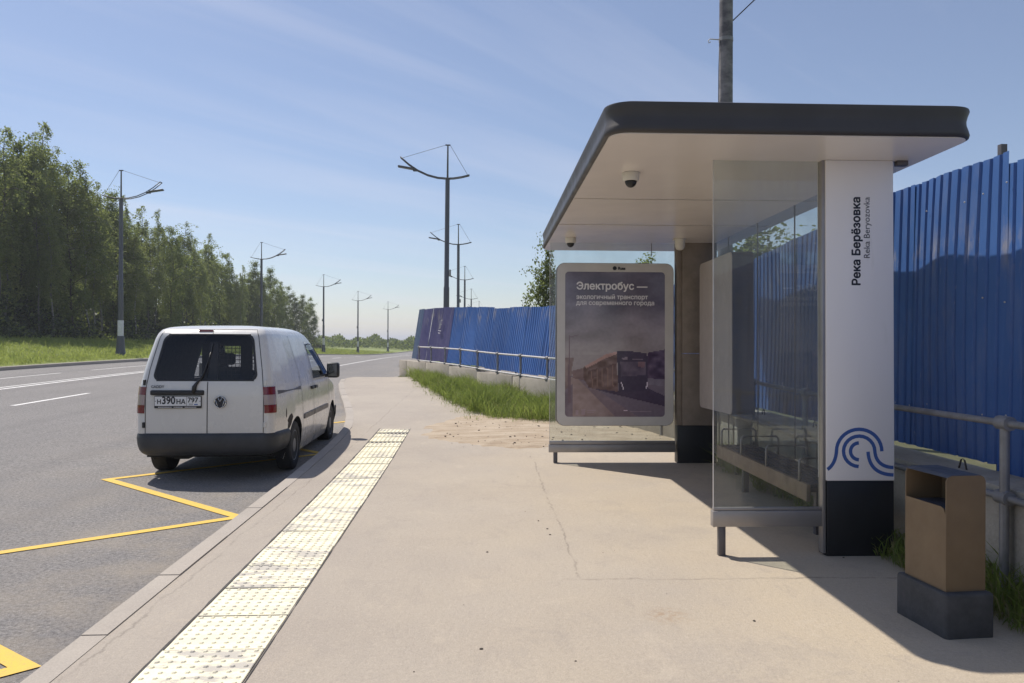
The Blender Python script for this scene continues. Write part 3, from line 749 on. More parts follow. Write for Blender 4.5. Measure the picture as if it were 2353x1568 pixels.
# back wall of glass panels
for a, b in ((0.16, 0.685), (0.69, 1.655), (1.66, 2.625), (2.63, 3.595), (3.6, 4.10)):
    boxo('back_glass', (2.885, a, 0.30), (2.895, b, 2.824), 'shelter_glass_back', SH)
    boxo('glass_edge', (2.8835, b + 0.0005, 0.30), (2.8965, b + 0.0045, 2.824), 'alu_dark', SH)
boxo('back_rail', (2.865, 0.145, 0.20), (2.915, 4.11, 0.30), 'alu', SH, 0.004)
for y in (0.9, 2.1, 3.3): boxo('back_leg', (2.87, y, -0.06), (2.91, y + 0.04, 0.1995), 'alu_dark', SH, 0.003)
boxo('soffit_bracket', (2.95, -0.02, 2.79), (3.03, 0.03, 2.8255), 'alu_dark', SH, 0.003)

# advertising lightboxes (parts of the shelter)
def rpanel(bm, x0, x1, z0, z1, r, y0, y1, seg=8):
    return loft(bm, [[(x, y0, z) for x, z in rrect(x0, x1, z0, z1, r, seg)], [(x, y1, z) for x, z in rrect(x0, x1, z0, z1, r, seg)]])
bm = rpanel(B(), 0.894, 2.363, 0.537, 2.563, 0.10, 4.115, 4.275)
bmesh.ops.recalc_face_normals(bm, faces=bm.faces)
LB = obj('lightbox', bm, 'box_side', SH); LB['label'] = 'rounded advertising lightbox with an electric bus poster'
# frame as a ring
ro = rrect(0.898, 2.359, 0.541, 2.559, 0.097, 8); ri = rrect(1.0, 2.25, 0.648, 2.452, 0.045, 8)
bm = B(); A = [bm.verts.new((x, 4.112, z)) for x, z in ro]; C = [bm.verts.new((x, 4.106, z)) for x, z in ri]; D_ = [bm.verts.new((x, 4.1145, z)) for x, z in ri]
n = len(A)
for k in range(n):
    bm.faces.new((A[k], A[(k + 1) % n], C[(k + 1) % n], C[k])); bm.faces.new((C[k], C[(k + 1) % n], D_[(k + 1) % n], D_[k]))
bmesh.ops.recalc_face_normals(bm, faces=bm.faces)
obj('frame', bm, 'frame_light', LB)
# poster: flat print painted cell by cell
PW, PH = 104, 150
def pip(poly, x, y):
    c = np.zeros(x.shape, bool); j = len(poly) - 1
    for i in range(len(poly)):
        xi, yi = poly[i]; xj, yj = poly[j]
        if yi != yj: c ^= ((yi > y) != (yj > y)) & (x < (xj - xi) * (y - yi) / (yj - yi) + xi)
        j = i
    return c
gy, gx = np.mgrid[0:PH, 0:PW]; px = 190 + (gx + 0.5) / PW * 613; pz = 260 + (gy + 0.5) / PH * 905
img = np.zeros((PH, PW, 3))
for c in range(3):
    img[..., c] = np.interp(pz, [260, 470, 620, 760, 900, 1165], [[76, 88, 116, 132, 128, 116], [73, 83, 109, 124, 119, 107], [90, 96, 116, 126, 122, 110]][c])
rs = np.random.RandomState(4)
def vnoise(fx, fy):
    g = rs.rand(fy + 2, fx + 2); u = (px - 190) / 613 * fx; v = (pz - 260) / 905 * fy; i = u.astype(int); j = v.astype(int); a = u - i; b = v - j
    return (g[j, i] * (1 - a) + g[j, i + 1] * a) * (1 - b) + (g[j + 1, i] * (1 - a) + g[j + 1, i + 1] * a) * b
cl = (vnoise(4, 9) * 0.6 + vnoise(9, 22) * 0.4 - 0.5) * np.where(pz < 780, 46, 10)
img += cl[..., None]
def paint(poly, col, a=1.0, nz=0):
    mk = pip(poly, px, pz)
    if nz: img[mk] = img[mk] * (1 - a) + (np.array(col) + ((vnoise(20, 40) - 0.5) * nz)[mk][:, None]) * a
    else: img[mk] = img[mk] * (1 - a) + np.array(col) * a
paint([(190, 905), (240, 915), (803, 930), (803, 1165), (190, 1165)], (98, 88, 100))
paint([(225, 920), (262, 922), (500, 1165), (205, 1165)], (128, 110, 108), 0.9, 20)
paint([(262, 922), (330, 960), (640, 1165), (500, 1165)], (108, 93, 100), 0.9, 14)
paint([(190, 795), (245, 795), (232, 860), (225, 960), (190, 1010)], (108, 90, 90), 0.9, 40)
paint([(190, 1000), (235, 960), (238, 1165), (190, 1165)], (92, 80, 92), 0.9, 20)
paint([(214, 660), (220, 660), (224, 1080), (206, 1080)], (92, 74, 84), 0.8)
paint([(214, 668), (270, 655), (270, 660), (218, 674)], (98, 82, 92), 0.8)
paint([(695, 765), (803, 745), (803, 935), (695, 935)], (66, 52, 72), 0.95, 50)
paint([(230, 880), (310, 860), (330, 940), (240, 925)], (104, 82, 84), 0.8, 30)
paint([(697, 925), (803, 930), (803, 972), (697, 965)], (104, 96, 108), 0.9, 20)
paint([(330, 980), (520, 1000), (697, 985), (803, 1035), (803, 1100), (470, 1020)], (58, 48, 66), 0.9)
paint([(300, 858), (380, 815), (505, 768), (516, 1008), (340, 985), (306, 935)], (94, 74, 74), 1, 50)
paint([(312, 850), (440, 775), (512, 757), (512, 772), (440, 800), (320, 862)], (150, 120, 116), 1, 40)
paint([(330, 880), (500, 830), (503, 900), (335, 925)], (78, 58, 60), 0.8, 60)
for q in range(5): paint([(350 + q * 32, 880 - q * 8), (356 + q * 32, 878 - q * 8), (360 + q * 32, 980), (354 + q * 32, 980)], (124, 98, 90), 0.7)
paint([(508, 757), (600, 757), (690, 768), (698, 800), (698, 985), (668, 1003), (520, 1012)], (56, 48, 66))
paint([(528, 820), (685, 822), (688, 905), (532, 915)], (76, 66, 82), 1, 30)
paint([(640, 820), (680, 822), (675, 860), (640, 850)], (120, 88, 92), 0.6)
paint([(540, 795), (575, 793), (575, 812), (542, 812)], (128, 116, 126), 0.8)
paint([(600, 800), (668, 803), (668, 810), (600, 808)], (120, 106, 116), 0.7)
paint([(530, 945), (536, 945), (552, 994), (545, 994)], (200, 190, 200), 0.9)
paint([(692, 945), (699, 945), (692, 988), (686, 988)], (200, 190, 200), 0.9)
for (a, b, w_, h_) in ((255, 1122, 15, 30), (288, 1118, 26, 34), (325, 1122, 52, 6), (325, 1134, 44, 6), (588, 1128, 130, 5), (588, 1138, 140, 5)):
    paint([(a, b), (a + w_, b), (a + w_, b + h_), (a, b + h_)], (136, 118, 128), 0.55)
paint([(548, 1124), (574, 1124), (574, 1130), (548, 1130)], (190, 176, 186), 0.9)
img = np.clip(img + (vnoise(50, 80) - 0.5)[..., None] * 8, 5, 250)
il = np.where(img / 255 <= 0.04045, img / 255 / 12.92, ((img / 255 + 0.055) / 1.055) ** 2.4) * 1.6
V = [(0.9995 + 1.251 * i / PW, 4.1098, 2.4525 - 1.805 * j / PH) for j in range(PH + 1) for i in range(PW + 1)]
F = [(j * (PW + 1) + i, (j + 1) * (PW + 1) + i, (j + 1) * (PW + 1) + i + 1, j * (PW + 1) + i + 1) for j in range(PH) for i in range(PW)]
ps = nmesh('poster', V, F, 'poster_print', LB)
at = ps.data.color_attributes.new('Col', 'FLOAT_COLOR', 'CORNER')
cc = np.ones((PH * PW, 4, 4)); cc[:, :, :3] = il.reshape(-1, 1, 3); at.data.foreach_set('color', cc.reshape(-1).astype(np.float32))
def pxz(x, y): return (0.9995 + 1.251 * (x - 190) / 613, 2.4525 - 1.805 * (y - 260) / 905)
for body, x, y, w, mt, b in (('Электробус —', 258, 370, 436 / 613 * 1.251, 'text_white', 0.003), ('экологичный транспорт', 257, 430, 440 / 613 * 1.251, 'text_white', 0.0018), ('для современного города', 257, 467, 480 / 613 * 1.251, 'text_white', 0.0018)):
    X, Z = pxz(x, y); tx = text_mesh('lettering', body, 0.1, mt, LB, (X, 4.1088, Z), (PI / 2, 0, 0), bold=b, extr=0.0004); fit_width(tx, w)
X, Z = pxz(513, 246); tx = text_mesh('lettering', 'Russ', 0.04, 'text_dark', LB, (X, 4.1035, Z), (PI / 2, 0, 0), bold=0.002, extr=0.0004); fit_width(tx, 0.093)
X, Z = pxz(493, 237); obj('logo_dot', lathe(B(), [(0.0255, 4.1030), (0.0255, 4.1042)], 20, 'Y', (X, 0, Z)), 'text_dark', LB)
# lightbox on the back wall
def rpanel_x(bm, y0, y1, z0, z1, r, x0, x1, seg=8):
    return loft(bm, [[(x0, y, z) for y, z in rrect(y0, y1, z0, z1, r, seg)], [(x1, y, z) for y, z in rrect(y0, y1, z0, z1, r, seg)]])
bm = rpanel_x(B(), 2.66, 3.88, 0.785, 2.53, 0.07, 2.63, 2.86); bmesh.ops.recalc_face_normals(bm, faces=bm.faces)
LB2 = obj('lightbox', bm, 'box_side', SH); LB2['label'] = 'blank lightbox hung on the back glass'
bm = rpanel_x(B(), 2.665, 3.875, 0.79, 2.525, 0.066, 2.622, 2.6295); bmesh.ops.recalc_face_normals(bm, faces=bm.faces); obj('frame', bm, 'box_face', LB2)
bm = rpanel_x(B(), 2.74, 3.80, 0.87, 2.45, 0.03, 2.6195, 2.6215); bmesh.ops.recalc_face_normals(bm, faces=bm.faces); obj('poster', bm, 'box_face', LB2)

# bench in the shelter
bn = thing('bench', 'dark slatted bench with metal armrests inside the bus shelter', 'bench', (0, 5.36, 0.13))
for k in range(6): boxo('seat_slat', (2.47 + k * 0.062, 0.35, 0.415), (2.52 + k * 0.062, 2.58, 0.445), 'bench_slat', bn, 0.004)
boxo('front_beam', (2.435, 0.345, 0.315), (2.467, 2.585, 0.445), 'bench_wood', bn, 0.004)
for y in (0.5, 1.2, 1.85, 2.45):
    bm = tube(B(), [(2.445, y, 0.44), (2.445, y, 0.60), (2.46, y, 0.622), (2.78, y, 0.622), (2.80, y, 0.60), (2.80, y, 0.44)], 0.011, 8)
    obj('armrest', bm, 'galv', bn, smooth=True)
for y in (0.6, 2.3):
    boxo('support', (2.50, y, 0.335), (2.80, y + 0.05, 0.4145), 'alu_dark', bn, 0.003)
    boxo('leg', (2.62, y, -0.1), (2.68, y + 0.05, 0.3345), 'alu_dark', bn, 0.003)

# ceiling cameras
def soff(X, Y): return 0.13 + (ZS - 0.004) - math.tan(math.radians(0.9)) * (Y - 5.36) - 0.0003
def dome_cam(X, Y, s, label, dome=True):
    t = thing('security_camera', label, 'camera', (X, Y, soff(X, Y)), group='ceiling cameras of the bus shelter')
    if dome:
        obj('housing', lathe(B(), [(0.064 * s, 0), (0.066 * s, -0.01), (0.064 * s, -0.052 * s), (0.056 * s, -0.064 * s)], 28), 'white_plastic', t, smooth=True, angle=40)
        prof = [(0.046 * s * math.cos(a), -0.064 * s - 0.05 * s * math.sin(a)) for a in [i * PI / 2 / 8 for i in range(9)]]
        obj('dome', lathe(B(), prof, 24), 'plastic_black', t, smooth=True)
    else:
        obj('housing', lathe(B(), [(0.068, 0), (0.07, -0.012), (0.062, -0.03), (0.058, -0.09), (0.045, -0.125), (0.02, -0.138)], 28), 'white_plastic', t, smooth=True, angle=50)
        obj('bracket', box(B(), (-0.085, -0.02, -0.02), (-0.06, 0.02, 0.0), 0.003), 'white_plastic', t)
    return t
dome_cam(1.12, 5.86, 1.0, 'largest white dome camera, nearest the roof front edge')
dome_cam(1.03, 9.2, 1.0, 'small white dome camera above the left end of the poster')
dome_cam(2.36, 9.2, 1.0, 'plain white sensor housing on the ceiling by the far pillar', False)

# ------------------------------------------------------------------ litter bin
bt = thing('litter_bin', 'tan metal litter bin on dark concrete base beside the white pillar', 'bin', (2.345, 4.04, 0.13), (0, 0, math.radians(5.5)))
obj('base', box(B(), (0, -0.205, -0.02), (0.275, 0.205, 0.23), 0.018, 3), 'bin_base', bt, smooth=True, angle=40)
bx0, bx1, by0, by1, bz0, bz1 = 0.028, 0.252, -0.165, 0.165, 0.2305, 0.83
def side_panel(y, top=bz1, r=0.03):
    pts_ = [(bx0, bz0), (bx1, bz0), (bx1, top - r), (bx1 - r * 0.3, top - r * 0.3), (bx1 - r, top), (bx0 + r, top), (bx0 + r * 0.3, top - r * 0.3), (bx0, top - r)]
    return loft(B(), [[(x, y, z) for x, z in pts_], [(x, y + 0.006, z) for x, z in pts_]])
for y in (by0, by1 - 0.006):
    bm = side_panel(y); bmesh.ops.recalc_face_normals(bm, faces=bm.faces); obj('end_panel', bm, 'bin_tan', bt)
def long_panel(x, top, r=0.035):
    pts_ = [(by0 + 0.0065, bz0), (by1 - 0.0065, bz0), (by1 - 0.0065, top), (by0 + 0.04, top), (by0 + 0.02, top - 0.008), (by0 + 0.0065, top - 0.035)]
    bm = loft(B(), [[(x, y, z) for y, z in pts_], [(x + 0.006, y, z) for y, z in pts_]]); bmesh.ops.recalc_face_normals(bm, faces=bm.faces); return bm
obj('street_panel', long_panel(bx0, 0.665), 'bin_tan', bt)
obj('back_panel', long_panel(bx1 - 0.006, bz1 - 0.02), 'bin_tan', bt)
bm = B(); sec = [(bx0 + 0.012, bz1 - 0.006), (bx0 + 0.035, bz1 + 0.003), (bx1 - 0.03, bz1 + 0.003), (bx1 - 0.008, bz1 - 0.010), (bx1 - 0.002, bz1 - 0.03)]
rings = []
loft(bm, [[(x, by0 + 0.001, z) for x, z in sec] + [(x - 0.004, by0 + 0.001, z - 0.005) for x, z in sec[::-1]], [(x, by1 - 0.001, z) for x, z in sec] + [(x - 0.004, by1 - 0.001, z - 0.005) for x, z in sec[::-1]]])
bmesh.ops.recalc_face_normals(bm, faces=bm.faces); obj('hood', bm, 'bin_inner', bt)  # bluish colour on the hood stands in for reflected sky
boxo('liner', (bx0 + 0.012, by0 + 0.02, 0.35), (bx1 - 0.02, by1 - 0.02, 0.655), 'bin_inner', bt, 0.006)

# ------------------------------------------------------------------ fence, blocks, railing
FX = 3.55; FC = Vector((3.55, 11.1)); FD = Vector((-0.3485, 0.9373)); FLEN2 = 17.75
def fpath(s):
    """s metres along the fence from Y=-1."""
    if s <= 12.1: return Vector((FX + 0.02 * (1 - s / 12.1), -1 + s)), Vector((0, 1))
    return FC + FD * (s - 12.1), FD
fence = thing('sheet_fence', 'tall blue corrugated metal sheet fence behind the shelter', 'fence')
SW = 1.15; NSH = 28; total = 12.1 + FLEN2
random.seed(21)
ftop = lambda s: lerp([(0, 2.96), (5, 2.96), (7.6, 2.97), (9.0, 2.89), (10.8, 2.77), (12.1, 2.68), (14, 2.58), (17.3, 2.47), (18.5, 2.42), (20, 2.47), (22, 2.52), (24, 2.62), (26.4, 2.72), (28, 2.76), (31, 2.76)], s)
fbot = lambda s: lerp([(0, 0.80), (7, 0.80), (12, 0.80), (17, 0.84), (20, 0.87), (23, 0.93), (26, 0.98), (31, 1.0)], s)
def sheet(i, s0, s1, mat, lean, skew, dz, dent):
    rng = random.Random(100 + i); nrib = max(2, int(round((s1 - s0) / 0.115))); rows = [0, 0.12, 0.35, 0.6, 0.72, 0.88, 1.0]
    prof = []; rd = 0.016 if s0 < 12 else 0.024
    for k in range(nrib):
        u = k / nrib
        prof += [(u, 0), (u + 0.62 / nrib, 0), (u + 0.70 / nrib, -rd), (u + 0.92 / nrib, -rd)]
    prof.append((1.0, 0))
    V = []; n = len(prof)
    for r in rows:
        for (u, dp) in prof:
            s = s0 + (s1 - s0) * u; p, d = fpath(min(max(s, 0), total)); nrm = Vector((d.y, -d.x))     # points behind, away from the road
            zb, zt = fbot(s) + dz, ftop(s) + dz; z = zb + (zt - zb) * r + (0.004 * rng.uniform(-1, 1) if r in (0, 1) else 0)
            bulge = dent * math.sin(r * PI) * math.sin(u * PI) + 0.012 * math.sin(u * 9 + i) * r
            off = -dp * 1.0 + lean * r * (zt - zb) + bulge - 0.007 * (i % 2)
            along = skew * (r - 0.5) * (zt - zb)
            q = p + nrm * off + d * along
            V.append((q.x, q.y, z))
    F = [(j * n + k, j * n + k + 1, (j + 1) * n + k + 1, (j + 1) * n + k) for j in range(len(rows) - 1) for k in range(n - 1)]
    return nmesh('sheet', V, F, mat, fence)
for i in range(NSH):
    s0 = max(0.0, i * SW - 0.78); s1 = min(i * SW - 0.78 + SW + 0.07, total)
    if s0 > total - 0.1: break
    far = s0 > 12
    mat = 'fence_blue' if s0 < total - 4.2 else ('fence_purple' if s0 < total - 1.4 else 'fence_grey')
    gap = 0.05 if s0 > total - 3.2 else 0
    sheet(i, s0 + gap * random.random(), s1 - gap, mat, (0.155 + 0.008 * random.random()) if far else 0.012, 0.0, random.uniform(-0.02, 0.03) if far else (-0.085 if s0 < 6.0 else 0.0), random.uniform(-0.04, 0.05))
for s in (3.1, 6.30, 9.2, 12.1, 15.1, 18.1, 21.1, 24.1, 27.1, total - 0.3):
    p, d = fpath(s); nrm = Vector((d.y, -d.x)); p = p + nrm * (0.10 if s < 12 else 0.42)
    h = ftop(s) + (0.09 if abs(s - 6.30) < 0.1 else -0.06)
    boxo('post', (p.x - 0.022, p.y - 0.02, T(p.y) - 0.1), (p.x + 0.022, p.y + 0.02, h), 'alu_dark', fence)
bm = B(); random.seed(4)
for k in range(40):
    s = 5.2 + k * 0.115 * 2
    for z in (1.15, 1.95, 2.72):
        if random.random() < 0.35 or z > ftop(s): continue
        p, d = fpath(s); r = bmesh.ops.create_icosphere(bm, subdivisions=1, radius=0.007); q = Vector((p.x - 0.004, p.y + random.uniform(-0.02, 0.02), z + random.uniform(-0.03, 0.03)))
        for v in r['verts']: v.co += q
o = obj('sheet_screw', bm, 'galv_light', fence); o['kind'] = 'stuff'
# old scrawl on the purple sheet
p, d = fpath(total - 3.2); nrm = Vector((d.y, -d.x))
def scr(u, z):
    q = p + d * (-u) - nrm * (0.045 - 0.13 * (z - 1.0)); return (q.x, q.y, z)
bm = B()
for st in ([(-0.12, 2.02), (-0.10, 2.30), (-0.04, 2.04)], [(0.02, 2.04), (0.04, 2.32), (0.12, 2.30)], [(0.04, 2.18), (0.10, 2.17)], [(-0.16, 1.98), (0.14, 1.96)], [(-0.14, 1.90), (0.08, 1.89)]):
    tube(bm, [scr(u, z) for u, z in st], 0.012, 5)
tag(obj('scrawl', bm, 'scratch', fence), 'small white scrawl on the purple sheet')

# concrete blocks at the foot of the fence
BLK = None; bl_labels = ['concrete block nearest the picture right edge behind the litter bin', 'second concrete block behind the shelter pillar with a lifting loop']
s = 1.0; k = 0; random.seed(9); nblk = 12
ordw = ['first', 'second', 'third', 'fourth', 'fifth', 'sixth', 'seventh', 'eighth', 'ninth', 'tenth', 'eleventh', 'twelfth', 'thirteenth', 'fourteenth', 'fifteenth']
spans = []
while s < total - 0.5:
    L = 2.36; e = min(s + L, total + 0.1)
    if s < 12.1 < e: e = 12.0
    spans.append((s, e)); s = (12.2 if e == 12.0 else e + random.uniform(0.02, 0.05))
for k, (a, e) in enumerate(spans):
    p0, d = fpath(a + 0.001); p1 = p0 + d * (e - a); n_ = Vector((d.y, -d.x)); c = (p0 + p1) / 2 - n_ * 0.21
    zc = T(c.y) + 0.13 - 0.04; ang = math.atan2(d.y, d.x); w = 0.40; h = fbot((a + e) / 2) - zc - 0.015 - random.uniform(0.0, 0.03)
    lab = ('concrete foundation block under the blue fence, %s counting from the litter bin end' % ordw[k]) if k < 15 else ''
    t = thing('concrete_block', lab, 'concrete block', (c.x, c.y, zc), (random.uniform(-0.006, 0.006), random.uniform(-0.006, 0.006), ang + random.uniform(-0.008, 0.008)), 'blocks along the fence foot')
    bm = box(B(), (-(e - a) / 2, -w / 2, -0.15), ((e - a) / 2, w / 2, h), 0.012, 2)
    obj('block_body', bm, 'concrete', t, smooth=True, angle=35)
    if a < 12:
        for u in (-0.3, 0.3):
            x = u * (e - a)
            obj('lifting_loop', tube(B(), [(x - 0.05, 0.0, h - 0.02), (x - 0.02, 0.0, h + 0.06), (x, 0, h + 0.075), (x + 0.02, 0.0, h + 0.06), (x + 0.05, 0, h - 0.02)], 0.007, 6), 'loop_steel', t, smooth=True)

# pipe railing
RC = Vector((3.1, 11.1)); RD = (Vector((-2.16, 25.4)) - Vector((1.31, 16.0))).normalized()
P8 = Vector((1.31, 16.0)); step = (Vector((-2.16, 25.4)) - P8).length / 7
posts = [Vector((3.1, 4.46 + 1.43 * i)) for i in range(-4, 5)]
q = P8 - RD * step * 3
posts = [p for p in posts if p.y < 11.2] + [P8 - RD * step * i for i in (3, 2, 1)] + [P8 + RD * step * i for i in range(8)]
rail = thing('railing', 'galvanised two-bar pipe railing in front of the concrete blocks', 'railing')
def rz(p): return 0.13 + T(p.y)
random.seed(31); tops = []
for i, p in enumerate(posts):
    b = Vector((p.x, p.y, rz(p))); tl = Vector((random.uniform(-0.012, 0.012), random.uniform(-0.012, 0.012), random.uniform(-0.015, 0.015)))
    hi = b + Vector((0, 0, 1.045)) + tl; lo = b + Vector((0, 0, 0.60)) + tl * 0.6; tops.append((hi, lo))
    obj('post', tube(B(), [b - Vector((0, 0, 0.25)), lo, hi + Vector((0, 0, 0.025))], 0.028, 10), 'galv', rail, smooth=True, angle=40)
for i, (p, (hi, lo)) in enumerate(zip(posts, tops)):
    d = ((tops[min(i + 1, len(tops) - 1)][0] - tops[max(i - 1, 0)][0])).normalized()
    for c in (hi, lo):
        obj('pipe_clamp', tube(B(), [c - d * 0.05, c + d * 0.05], 0.043, 12), 'galv', rail, smooth=True, angle=40)
    if i < len(posts) - 1:
        for c, e in ((hi, tops[i + 1][0]), (lo, tops[i + 1][1])):
            obj('rail_pipe', tube(B(), [c, e], 0.022, 10), 'galv_light' if p.y > 11 else 'galv', rail, smooth=True, angle=40)  # near pipes take the darker steel, shade put into their colour
# ------------------------------------------------------------------ parked van
VAN = thing('parked_van', 'white panel van parked at the kerb with its twin rear doors towards us', 'van', (-3.262, 9.87, 0.005), (0, 0, math.radians(1.6)))
_hw = [(0.18, .82), (0.3, .865), (0.5, .893), (0.7, .90), (0.85, .897), (1.0, .884), (1.12, .868), (1.25, .838), (1.4, .798), (1.55, .752), (1.66, .718), (1.72, .692), (1.765, .655), (1.795, .59), (1.815, .47), (1.828, .26), (1.832, .08)]
_r = [(0.18, -.84), (0.3, -.865), (0.6, -.872), (1.0, -.868), (1.12, -.858), (1.3, -.815), (1.5, -.755), (1.66, -.705), (1.72, -.675), (1.765, -.62), (1.795, -.52), (1.815, -.32), (1.828, 0.0), (1.832, .3)]
_f = [(0.18, 3.36), (0.3, 3.48), (0.5, 3.51), (0.68, 3.48), (0.8, 3.42), (0.9, 3.28), (0.98, 3.05), (1.04, 2.80), (1.09, 2.64), (1.2, 2.46), (1.4, 2.14), (1.6, 1.80), (1.7, 1.58), (1.76, 1.36), (1.795, 1.14), (1.815, .92), (1.828, .66), (1.832, .45)]
_k = [(-.95, .845), (-.75, .88), (-.45, .935), (-.1, .965), (.3, .972), (2.3, .972), (2.8, .96), (3.2, .925), (3.52, .85)]
def hw(z): return lerp(_hw, z)
def vr(z): return lerp(_r, z)
def vf(z): return lerp(_f, z)
def kk(y): return lerp(_k, y)
def rcr(z): return min(0.085, hw(z) * 0.5)
def rcf(z): return min(0.42 if z < 1.05 else 0.22, hw(z) * 0.6)
def outline(z, inset=0.0, ns=112):
    h, r, f, a, b = hw(z) - inset, vr(z) + inset, vf(z) - inset, rcr(z), rcf(z); P = []
    half = []
    for i in range(31): half.append(((h - a) * i / 30, r - 0.022 * (1 - (i / 30) ** 2)))
    for i in range(1, 8):
        t = PI / 2 * i / 8; half.append((h - a + a * math.sin(t), r + a - a * math.cos(t)))
    for i in range(ns + 1): half.append((h, r + a + (f - b - r - a) * i / ns))
    for i in range(1, 10):
        t = PI / 2 * i / 10; half.append((h - b + b * math.cos(t), f - b + b * math.sin(t)))
    for i in range(9): half.append(((h - b) * (1 - i / 8), f + 0.03 * (1 - (1 - i / 8) ** 2)))
    half = [(x * kk(y), y) for x, y in half]
    return half + [(-x, y) for x, y in half[-2:0:-1]]
def vx(y, z):
    h, r, f, a, b = hw(z), vr(z), vf(z), rcr(z), rcf(z); x = h
    if y < r + a: d = max(0, a * a - (r + a - y) ** 2); x = h - a + math.sqrt(d)
    if y > f - b: d = max(0, b * b - (y - f + b) ** 2); x = h - b + math.sqrt(d)
    return x * kk(y)
def vyr(x, z):
    h, r, a = hw(z), vr(z), rcr(z); k = kk(r); ax = min(abs(x) / k, h)
    if ax <= h - a: return r - 0.022 * (1 - (ax / (h - a)) ** 2)
    d = max(0, a * a - (ax - h + a) ** 2); return r + a - math.sqrt(d)
def vyf(x, z):
    h, f, b = hw(z), vf(z), rcf(z); ax = min(abs(x), h)
    if ax <= h - b: return f + 0.03 * (1 - (ax / max(1e-3, h - b)) ** 2)
    return f - b + math.sqrt(max(0, b * b - (ax - h + b) ** 2))
REARW = rrect(-0.60, 0.60, 1.168, 1.712, 0.085, 7)
REARW = [(x * (1.0 - 0.15 * (z - 1.168) / 0.55), z) for x, z in REARW]
SIDEW = [(1.16, 1.105), (2.36, 1.105), (2.2, 1.21), (1.93, 1.40), (1.72, 1.53), (1.58, 1.585), (1.40, 1.60), (1.17, 1.585)]
WIND = [(-0.72, 1.16), (0.72, 1.16), (0.60, 1.62), (0.55, 1.665), (-0.55, 1.665), (-0.60, 1.62)]
def inpoly(poly, x, y):
    c = False; j = len(poly) - 1
    for i in range(len(poly)):
        xi, yi = poly[i]; xj, yj = poly[j]
        if (yi > y) != (yj > y) and x < (xj - xi) * (y - yi) / (yj - yi) + xi: c = not c
        j = i
    return c
AR = 0.365
ARCH = [(0.0, 0.31), (2.68, 0.31)]
def shell(inset, mat, name, arches=True):
    zs = [0.18, 0.22] + [0.26 + 0.03 * i for i in range(30)] + [1.14 + 0.025 * i for i in range(24)] + [1.735, 1.75, 1.765, 1.78, 1.79, 1.80, 1.81, 1.818, 1.825, 1.829, 1.832]
    zs = sorted(set(round(z, 4) for z in zs))
    bm = B(); R = []
    for z in zs:
        R.append([bm.verts.new((x, y, z - inset * 0.6 * (z > 1.7))) for x, y in outline(z, inset)])
    n = len(R[0]); fs = []
    for i in range(len(R) - 1):
        for k in range(n):
            fs.append(bm.faces.new((R[i][k], R[i][(k + 1) % n], R[i + 1][(k + 1) % n], R[i + 1][k])))
    bm.faces.new(R[-1])
    kill = []
    for fc in fs:
        c = fc.calc_center_median()
        if c.y < -0.4 and inpoly(REARW, c.x * 1.015, c.z): kill.append(fc)
        elif abs(c.x) > 0.45 and inpoly(SIDEW, c.y, c.z) and c.y < vf(c.z) - 0.12: kill.append(fc)
        elif c.y > 1.0 and inpoly(WIND, c.x, c.z) and c.y > vf(c.z) - 0.10: kill.append(fc)
        elif c.y < -0.36 and c.z < 0.545: kill.append(fc)
        elif arches and all(any((v.co.y - ay) ** 2 + (v.co.z - az) ** 2 < AR * AR for ay, az in ARCH) for v in fc.verts) and abs(c.x) > 0.5: kill.append(fc)
    bmesh.ops.delete(bm, geom=kill, context='FACES')
    for v in bm.verts:
        for ay, az in ARCH:
            dy, dz = v.co.y - ay, v.co.z - az; d = math.hypot(dy, dz)
            if arches and d < AR and abs(v.co.x) > 0.5 and d > 0.1: v.co.y = ay + dy / d * AR; v.co.z = max(0.18, az + dz / d * AR)
    bmesh.ops.recalc_face_normals(bm, faces=bm.faces)
    return obj(name, bm, mat, VAN, smooth=True, angle=38)
body = shell(0.0, 'van_white', 'body')
shell(0.03, 'seat_cloth', 'interior_trim')
def patch(outline_, fn, off, mat, name, parent, rings=5, thick=0.004, hole=None):
    """a panel following a body surface; fn maps outline coords + offset to a point."""
    cx = sum(p[0] for p in outline_) / len(outline_); cz = sum(p[1] for p in outline_) / len(outline_)
    bm = B(); R = [[bm.verts.new(fn(x, z, -thick)) for x, z in outline_]]
    lv = [1 - i / rings for i in range(rings)] if hole is None else [1.0, 0.5 + hole / 2, hole]
    for s in lv: R.append([bm.verts.new(fn(cx + (x - cx) * s, cz + (z - cz) * s, off)) for x, z in outline_])
    if hole is not None: R.append([bm.verts.new(fn(cx + (x - cx) * hole, cz + (z - cz) * hole, -thick)) for x, z in outline_])
    n = len(outline_)
    for i in range(len(R) - 1):
        for k in range(n): bm.faces.new((R[i][k], R[i][(k + 1) % n], R[i + 1][(k + 1) % n], R[i + 1][k]))
    if hole is None:
        c = bm.verts.new(fn(cx, cz, off))
        for k in range(n): bm.faces.new((R[-1][k], R[-1][(k + 1) % n], c))
    bmesh.ops.recalc_face_normals(bm, faces=bm.faces)
    return obj(name, bm, mat, parent, smooth=True, angle=35)
fr = lambda x, z, o: (x, vyr(x, z) - o, z)
fs_ = lambda y, z, o: (vx(y, z) + o, y, z)
fl_ = lambda y, z, o: (-vx(y, z) - o, y, z)
ff = lambda x, z, o: (x, vyf(x, z) + o, z)
